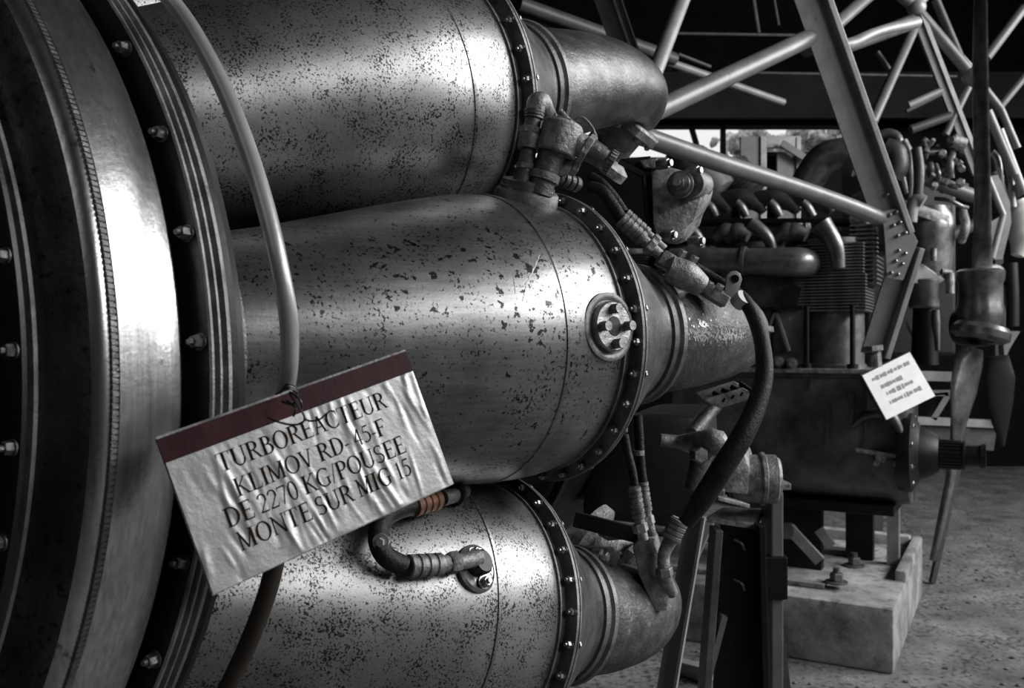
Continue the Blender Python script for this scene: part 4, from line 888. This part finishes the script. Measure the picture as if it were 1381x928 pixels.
def sign2():
    q = .26; D = None
    c = [bq(1160, 505, .175), bq(1226, 474, .33), bq(1256, 534, .29), bq(1194, 567, .135)]
    n = (c[1] - c[0]).cross(c[3] - c[0]).normalized();  n = n if n.y < 0 else -n
    s2 = thing('engine_tag', 'small white sign with grey print tilted on the crankcase corner', 'sign', (c[2] + c[3]) / 2)
    bm = NB(); prism(bm, c, -n * .010); obj('board', bm, M['maroon'], s2, smooth=False)
    m = lambda u, v, h=.001: c[0] + (c[1] - c[0]) * u + (c[3] - c[0]) * v + n * h
    bm = NB(); prism(bm, [m(0.02, .04), m(1, .02), m(1, 1), m(.02, 1)], n * .001); obj('sheet', bm, M['tag2'], s2, smooth=False)
    bm = NB(); rr = random.Random(4)
    for (v, u0, u1) in ((.20, .14, .90), (.40, .22, .62), (.56, .25, .75), (.74, .22, .86)):
        u = u0
        while u < u1:
            w_ = rr.uniform(.02, .06); h = rr.uniform(.05, .1); prism(bm, [m(u, v - h / 2, .0022), m(u + w_, v - h / 2, .0022), m(u + w_ * .9, v + h / 2, .0022), m(u - .01, v + h / 2, .0022)], n * .0004); u += w_ + rr.uniform(.0, .03)
    obj('print', bm, M['ink2'], s2, smooth=False)
sign2()

# ================================================================= MOUNT FRAME
def strut_frame():
    fr = thing('engine_mount_frame', 'riveted grey steel mount frame with long tubes, bolted onto the inline engine deck', 'frame', bq(1180, 492, .30))
    D = 3.2
    # long channel leg with its right lip painted paler for the side daylight
    a = pt(1090, -40, 3.0); b = pt(1218, 335, 3.15)
    up = V((1, -.25, .45))
    bm = NB(); angle_bar(bm, a, b, -up, -.095, 0.01, .008) if False else None
    bm.free() if bm else None
    def leg(p0, p1, w_, lip, name, m=M['strut']):
        a_, x_, y_ = basis(V(p1) - V(p0), (1, 0, .4)); 
        bm = NB(); box(bm, (V(p0) + V(p1)) / 2, (V(p1) - V(p0)) / 2, x_ * w_ / 2, y_ * .004); pl = obj(name, bm, m, fr, smooth=False)
        bm = NB(); box(bm, (V(p0) + V(p1)) / 2 + x_ * (w_ / 2) - y_ * (lip / 2 * (1 if y_.y > 0 else -1)), (V(p1) - V(p0)) / 2, x_ * .010, y_ * lip / 2, .003); lab(obj('lip', bm, M['strutpale'], pl, smooth=False), 'lip in paler grey for the daylight on its edge')
        return pl
    leg(pt(1078, -40, 3.0), pt(1206, 322, 3.12), .10, .035, 'main_leg')
    leg(pt(1222, 330, 3.12), pt(1176, 478, 3.2), .085, .035, 'lower_leg')
    gp = [pt(1190, 285, 3.09), pt(1214, 280, 3.09), pt(1238, 326, 3.09), pt(1218, 378, 3.09), pt(1196, 375, 3.09), pt(1194, 330, 3.09)]
    bm = NB(); prism(bm, gp, (0, .006, 0), .001); gs = obj('gusset_plate', bm, M['strut'], fr, smooth=False)
    for (x, y) in ((1200, 290), (1209, 286), (1205, 304), (1214, 300), (1211, 318), (1221, 314), (1212, 338), (1221, 342), (1208, 352), (1217, 356), (1202, 368), (1211, 370), (1197, 262)):
        inst('rivet', lambda bm: lathe(bm, [(0, .0075), (.003, .0068), (.006, .0035), (.007, 0)], (0, 0, 0), (0, 0, 1), 10), 'rivet', M['bolt'], gs, pt(x, y, 3.085), zrot(V((0, -1, 0))))
    bm = NB(); hexa(bm, pt(1178, 466, 3.17), pt(1179, 474, 3.17), .034); cyl(bm, pt(1180, 472, 3.19), pt(1181, 495, 3.19), .022, 12); obj('foot_bolt', bm, M['castlight'], fr, angle=30)
    def tb(name, p0, p1, r, m='strut', l=None):
        bm = NB(); cyl(bm, p0, p1, r, 20); o = obj(name, bm, M[m], fr)
        if l: lab(o, l)
    tb('tube', pt(862, 160, 2.55), pt(1094, 50, 3.05), .030)
    tb('tube', pt(872, 128, 2.5), pt(932, -30, 2.75), .022, 'strutpale')
    bm = NB(); tube(bm, [pt(862, 182, 2.45), pt(960, 216, 2.6), pt(1060, 248, 2.85), pt(1140, 276, 3.0), pt(1200, 300, 3.14)], .027, 20); obj('tube', bm, M['strut'], fr)
    tb('tube', pt(1088, 68, 3.05), pt(1188, -20, 3.5), .024)
    bm = NB(); tube(bm, [pt(1132, 62, 3.1), pt(1150, 58, 3.12), pt(1185, 42, 3.2), pt(1236, 30, 3.35)], [.022, .020, .016, .022], 14); obj('tube', bm, M['strutpale'], fr)
    # leaning channel beside the top can
    p0, p1 = pt(808, -30, 2.2), pt(852, 95, 2.4); a_, x_, y_ = basis(p1 - p0, (1, 0, .3))
    bm = NB(); box(bm, (p0 + p1) / 2, (p1 - p0) / 2, x_ * .030, y_ * .004); box(bm, (p0 + p1) / 2 + x_ * .012 - V((0, .012, 0)), (p1 - p0) / 2, x_ * .003, y_ * .012); box(bm, (p0 + p1) / 2 + x_ * .030 - V((0, .012, 0)), (p1 - p0) / 2, x_ * .002, y_ * .012)
    lab(obj('channel', bm, M['strutdark'], fr, smooth=False), 'dim channel leaning behind the top can')
strut_frame()
def far_frame():
    fr = thing('far_mount_frame', 'pale thin strut frame with a high node, standing behind the upright propeller blade', 'frame', V((pt(1300, 500, 4.6).x, 4.6, 0)))
    D = 4.4
    def tb(x0, y0, x1, y1, r, m='strut', d0=0, d1=0):
        bm = NB(); cyl(bm, pt(x0, y0, D + d0), pt(x1, y1, D + d1), r, 14); obj('tube', bm, M[m], fr)
    tb(1212, -10, 1236, 10, .030, 'strutpale'); tb(1256, -15, 1236, 10, .022, 'strutpale')
    # channel leg, thin pale strip painted in as its lit edge
    for (x0, y0, x1, y1, w_, m) in ((1231, 8, 1318, 235, .05, 'strut'), (1238, 12, 1325, 238, .02, 'strutpale')):
        bm = NB(); a, b = pt(x0, y0, D), pt(x1, y1, D); bar(bm, a, b, w_, .02 if m == 'strut' else .05, (1, 0, .4)); obj('leg', bm, M[m], fr, smooth=False)
    tb(1238, 16, 1308, 98, .028, 'strut'); tb(1240, 14, 1310, 90, .012, 'strutpale')  # thin pale tube on top paints in the lit edge
    tb(1232, 40, 1176, 165, .024, 'strut', 0, -.3)
    tb(1232, 34, 1135, 68, .020, 'strutdark', 0, -.8); tb(1230, 22, 1185, 40, .012, 'strutdark')
    tb(1225, 142, 1270, 122, .017, 'strutpale'); tb(1222, 150, 1270, 127, .010, 'strutdark')
    tb(1381, 10, 1330, 78, .024, 'strut'); tb(1385, 100, 1347, 146, .018, 'strut'); tb(1328, 120, 1350, 148, .02, 'strut')
    tb(1350, 148, 1372, 200, .018, 'strut'); tb(1332, 150, 1368, 236, .022, 'strut')
    tb(1306, 118, 1275, 182, .018, 'strut'); tb(1228, 175, 1282, 156, .022, 'strutdark')
    tb(1348, 175, 1381, 262, .020, 'strutpale'); tb(1245, 240, 1322, 268, .034, 'strut'); tb(1280, 318, 1330, 296, .03, 'strutdark')
    tb(1183, 70, 1200, 95, .012, 'strutdark'); tb(1262, 0, 1300, 90, .02, 'strutdark')
    bm = NB(); bmesh.ops.create_uvsphere(bm, u_segments=16, v_segments=10, radius=.045, matrix=Matrix.Translation(pt(1236, 10, D))); obj('node', bm, M['strutpale'], fr)
    bm = NB(); bmesh.ops.create_uvsphere(bm, u_segments=16, v_segments=10, radius=.05, matrix=Matrix.Translation(pt(1312, 103, D))); obj('node', bm, M['strut'], fr)
    # bent gusset leg at far right
    bm = NB(); prism(bm, [pt(1332, 238, D), pt(1346, 236, D), pt(1362, 272, D), pt(1364, 300, D), pt(1352, 350, D), pt(1337, 350, D), pt(1335, 300, D), pt(1352, 290, D)], (0, .03, 0)); obj('gusset_leg', bm, M['strut'], fr, smooth=False)
    tb(1333, 240, 1353, 290, .014, 'strutpale'); tb(1353, 290, 1338, 348, .014, 'strutpale')
    # frame foot down to the floor
    for x, y in ((1225, 142), (1381, 262)):
        pass
    bm = NB(); bar(bm, pt(1345, 345, D + .1), pt(1345, 569, 4.68), .04, .04, (1, 0, 0)); obj('foot_post', bm, M['strutdark'], fr, smooth=False)
far_frame()

# ================================================================= THIRD ENGINE AND PROPELLER
def propeller():
    D = 4.0
    hub = pt(1322, 445, D); ax = V((.55, -.83, 0)).normalized()
    pr = thing('propeller', 'three-bladed metal propeller with one blade straight up and one pointing down left', 'propeller', hub)
    bm = NB(); lathe(bm, [(-.10, 0), (-.10, .08), (-.05, .095), (.03, .09), (.05, .07), (.07, .06), (.07, 0)], pt(1322, 440, D), ax, 32); obj('hub', bm, M['black'], pr)
    up = V((0, 0, 1))
    bm = NB(); lathe(bm, [(0, 0), (0, .085), (.03, .1), (.10, .1), (.13, .092), (.22, .09), (.24, .098), (.275, .10), (.285, .085), (.285, 0)], pt(1322, 450, D) , up, 32); obj('barrel', bm, M['prop'], pr, angle=30)
    dd = (pt(1300, 540, D) - pt(1322, 445, D)).normalized()
    bm = NB(); lathe(bm, [(-.02, .06), (-.02, .105), (.0, .12), (.03, .12), (.045, .10), (.045, .06)], pt(1324, 445, D - .05), dd, 32); obj('clamp_ring', bm, M['prop'], pr, angle=30)
    def blade(name, pts, m, thick=.016):
        """pts: (px, py, half width m, twist rad)"""
        bm = NB(); rings = []
        for i, (x, y, hw, tw) in enumerate(pts):
            c = pt(x, y, D - .03)
            j = min(i + 1, len(pts) - 1); k = max(i - 1, 0)
            t = (pt(pts[j][0], pts[j][1], D) - pt(pts[k][0], pts[k][1], D)).normalized()
            side = t.cross(V((0, 1, 0))).normalized(); w_ = side * math.cos(tw) + V((0, 1, 0)) * math.sin(tw); n = w_.cross(t)
            th = thick * (1.2 if i == 0 else 1 - .6 * i / len(pts))
            rings.append([bm.verts.new(c + w_ * hw * math.cos(q) + n * th * math.sin(q)) for q in [2 * PI * s / 16 for s in range(16)]])
        for A_, C_ in zip(rings, rings[1:]):
            for i in range(16): j = (i + 1) % 16; bm.faces.new((A_[i], A_[j], C_[j], C_[i]))
        bm.faces.new(rings[0]); bm.faces.new(rings[-1]); obj(name, bm, m, pr, angle=60)
    def dens(P, n=6):
        out = []
        for a_, b_ in zip(P, P[1:]):
            for i in range(n): out.append(tuple(a_[k] + (b_[k] - a_[k]) * i / n for k in range(4)))
        out.append(P[-1]); return out
    blade('blade', dens([(1312, 470, .045, 0), (1306, 490, .07, .2), (1299, 530, .085, .5), (1290, 590, .07, .9), (1281, 650, .055, 1.05), (1270, 700, .042, 1.1), (1262, 735, .03, 1.1), (1257, 756, .012, 1.1)]), M['prop'], .03)
    blade('blade', dens([(1324, 370, .04, 0), (1325, 330, .042, .95), (1325, 260, .045, 1.25), (1323, 180, .045, 1.25), (1322, 100, .040, 1.1), (1322, 40, .036, 1.1), (1323, -40, .03, 1.1)]), M['stub'], .015)
    blade('blade', dens([(1345, 480, .05, 0), (1348, 510, .07, 0), (1348, 545, .06, 0), (1350, 575, .035, 0), (1352, 602, .008, 0)]), M['black'], .02)
propeller()
def engine3():
    en = thing('radial_piston_engine', 'cluttered grey piston engine with pale canister between mount frame and propeller', 'piston engine', V((pt(1270, 500, 4.6).x, 4.6, .3)))
    D = 4.35
    q = lambda x, y, d=0: pt(x, y, D + d)
    bm = NB(); tube(bm, [q(1252, 375), q(1253, 340), q(1254, 305), q(1254, 280)], [.10, .105, .115, .09], 24, 5); obj('cylinder_head', bm, M['stub'], en)
    bm = NB(); box(bm, q(1252, 292, -.06), V((.08, 0, -.03)), V((0, .05, 0)), V((0, 0, .03)), .01); obj('rocker_cover', bm, M['castlight'], en, angle=40)
    bm = NB(); cyl(bm, q(1259, 335, -.13), q(1259, 352, -.13), .014, 12); obj('spark_plug', bm, M['castlight'], en)
    bm = NB(); prism(bm, [q(1225, 375, -.1), q(1243, 355, -.1), q(1276, 378, -.1), q(1262, 384, -.1), q(1232, 382, -.1)], (0, .12, .02), .004); obj('deflector_plate', bm, M['strutpale'], en, smooth=False)
    bm = NB(); lathe(bm, [(0, 0), (0, .062), (.01, .068), (.115, .068), (.125, .072), (.135, .072), (.14, .06), (.14, 0)], q(1246, 416, -.05), (0, 0, 1), 28); lab(obj('magneto_canister', bm, M['stub'], en, angle=30), 'pale round canister')
    bm = NB(); cyl(bm, q(1247, 492, -.05), q(1247, 416, -.05), .062, 24, .052); obj('accessory_case', bm, M['black'], en)
    bm = NB(); tube(bm, [q(1262, 418, -.1), q(1262, 435, -.1), q(1264, 455, -.1), q(1265, 472, -.1)], [.016, .02, .012, .008], 10); obj('chain', bm, M['strut'], en)
    bm = NB(); cyl(bm, q(1281, 368, -.1), q(1281, 396, -.1), .020, 14); cyl(bm, q(1270, 366, -.1), q(1283, 368, -.1), .014, 10); obj('oil_union', bm, M['castlight'], en)
    bm = NB(); tube(bm, [q(1222, 434), q(1226, 445), q(1231, 455), q(1232, 462)], .006, 8); obj('oil_line', bm, M['castlight'], en)
    bm = NB(); prism(bm, [q(1165, 480, .6), q(1290, 480, .6), q(1290, 250, .6), q(1175, 250, .6)], (0, .3, 0), .02); obj('rear_case', bm, M['black'], en, smooth=False)
    # tangle of pipes at the top
    rr = random.Random(11)
    for P_ in ([(1236, 206), (1262, 205), (1282, 207)], [(1251, 196), (1248, 205), (1247, 216)], [(1254, 194), (1246, 188), (1248, 200)], [(1281, 192), (1284, 205), (1281, 222), (1282, 240)], [(1262, 222), (1266, 236), (1264, 248)], [(1272, 210), (1276, 224), (1272, 236)],
               [(1250, 215), (1256, 225), (1254, 236)], [(1282, 188), (1292, 190), (1298, 196)], [(1276, 240), (1282, 250), (1292, 252)], [(1262, 268), (1280, 270), (1296, 278), (1304, 280)], [(1298, 285), (1302, 305), (1296, 325)]):
        bm = NB(); tube(bm, [q(x, y, rr.uniform(-.1, .1)) for x, y in P_], rr.uniform(.010, .022), 10, 5); obj('oil_pipe', bm, M[rr.choice(('stub', 'castlight', 'engine'))], en)
    for i in range(26):
        x, y = rr.uniform(1240, 1300), rr.uniform(192, 262); p = q(x, y, rr.uniform(-.1, .15))
        bm = NB(); hexa(bm, p, p + V((rr.uniform(-.02, .02), -.03, rr.uniform(-.02, .02))), rr.uniform(.010, .022)); obj('nut', bm, M[rr.choice(('castlight', 'engine', 'bolt'))], en, angle=30)
    bm = NB(); cyl(bm, q(1284, 190), q(1300, 196), .034, 16); obj('cap', bm, M['castlight'], en)
    for P_, r, m_ in (([(1336, 205), (1344, 215), (1348, 240), (1348, 262)], .02, 'stub'), ([(1358, 226), (1362, 240), (1363, 262), (1365, 280)], .022, 'stub'), ([(1368, 250), (1378, 262)], .03, 'castlight'), ([(1340, 232), (1350, 250), (1358, 275)], .018, 'strut'),
                      ([(1362, 355), (1364, 400), (1364, 440)], .035, 'black'), ([(1358, 372), (1358, 430)], .015, 'stub'), ([(1312, 364), (1340, 362), (1350, 366)], .022, 'castlight')):
        bm = NB(); tube(bm, [q(x, y, .1) for x, y in P_], r, 12, 5); obj('oil_pipe', bm, M[m_], en)
    bm = NB(); tube(bm, [q(1372, 270, .2), q(1378, 285, .2), q(1380, 320, .2), q(1372, 345, .2)], [.03, .07, .07, .03], 18); obj('header_tank', bm, M['tag2'], en)
    bm = NB(); prism(bm, [q(1352, 446, .1), q(1376, 447, .1), q(1362, 470, .1), q(1355, 486, .1)], (0, .05, 0)); obj('bracket', bm, M['strut'], en, smooth=False)
    # supporting stand rails under it
    st = thing('engine_trestle', 'low grey steel trestle on the ground behind the propeller blade', 'trestle', V((pt(1270, 560, 4.7).x, 4.7, 0)))
    D2 = 4.7
    for (x0, y0, x1, y1, w_, m_) in ((1170, 505, 1284, 508, .05, 'strutpale'), (1170, 530, 1284, 530, .03, 'strut'), (1235, 567, 1350, 572, .04, 'strutpale'), (1242, 533, 1276, 530, .012, 'strut'), (1276, 532, 1256, 565, .03, 'strut')):
        bm = NB(); bar(bm, pt(x0, y0, D2), pt(x1, y1, D2), w_, .05, (0, 0, 1)); obj('rail', bm, M[m_], st, smooth=False)
    bm = NB(); bar(bm, pt(1304, 575, D2), pt(1257, 786, D2), .024, .03, (1, 0, 0)); obj('post', bm, M['strutdark'], st, smooth=False)
    for x in (1180,):
        a = pt(x, 568, D2); bm = NB(); box(bm, V((a.x, a.y, a.z / 2)), V((.03, 0, 0)), V((0, .03, 0)), V((0, 0, a.z / 2))); obj('post', bm, M['strutdark'], st, smooth=False)
    a = pt(1180, 560, D2)
    bm = NB(); box(bm, V((a.x, a.y, a.z)), V((.02, 0, 0)), V((0, .02, 0)), V((0, 0, .3))); obj('post', bm, M['strutdark'], st, smooth=False)
    bm = NB(); prism(bm, [pt(1240, 572, D2), pt(1345, 576, D2), pt(1340, 608, D2), pt(1240, 600, D2)], (0, .06, 0)); obj('side_plate', bm, M['strutdark'], st, smooth=False)
engine3()
def cabinets():
    D = 6.8
    cb = thing('grey_cabinet', 'grey steel locker standing against the opening behind the engines', 'cabinet', V((pt(1015, 500, D).x, D, 0)))
    def pan(x0, y0, x1, y1, m, name, dd=0):
        a, b = pt(x0, y0, D + dd), pt(x1, y1, D + dd); bm = NB(); box(bm, (a + b) / 2, V(((b.x - a.x) / 2, 0, 0)), V((0, .02, 0)), V((0, 0, (a.z - b.z) / 2)), .004); return obj(name, bm, m, cb, smooth=False)
    a, b = pt(997, 214, D + .3), pt(1120, 320, D + .3)
    bm = NB(); box(bm, V(((a.x + b.x) / 2, D + .3, a.z / 2)), V(((b.x - a.x) / 2, 0, 0)), V((0, .25, 0)), V((0, 0, a.z / 2))); obj('body', bm, M['wall'], cb, smooth=False)
    pan(998, 185, 1024, 300, M['panel'], 'door'); pan(1025, 184, 1033, 300, M['strutpale'], 'frame_post', -.02); pan(1033, 184, 1078, 200, M['strutpale'], 'top_rail', -.02); pan(1047, 206, 1072, 300, M['panel'], 'door', -.01); pan(1073, 186, 1079, 300, M['strutpale'], 'frame_post', -.03)
    p0, p1 = pt(1054, 193, D - .1), pt(1090, 216, D - .1); bm = NB(); bar(bm, p0, p1, .05, .03, (0, 0, 1)); obj('diagonal_brace', bm, M['panel'], cb, smooth=False)
cabinets()
# loose things on the ground
bm = NB(); bar(bm, pt(914, 868, 3.45), pt(958, 878, 3.3), .05, .05, (0, 0, 1)); p = obj('ground_rail', bm, M['strutpale'], None, smooth=False)
p.location.z = .03; tag(p, 'pale square rail lying on the ground between leaning strut and stand', 'rail')
bm = NB(); rnd = random.Random(9)
for i in range(2600):
    x, y = rnd.uniform(-.2, 5.5), rnd.uniform(2.0, 9); r = rnd.uniform(.004, .013); rel_ = V((x, y, 0)) - O2; ins = (-2.0 < rel_.dot(pv) < .05 and -.05 < rel_.dot(qv) < 1.3) or y > 6.4
    if ins: continue
    mt_ = Matrix.Translation((x, y, r * .3)) @ Matrix.Diagonal((1, 1, .6, 1))
    bmesh.ops.create_icosphere(bm, subdivisions=1, radius=r, matrix=mt_)
g = obj('gravel', bm, M['ground'], None, smooth=False); tag(g, 'loose dark gravel scattered over the packed ground', 'gravel'); g['kind'] = 'stuff'
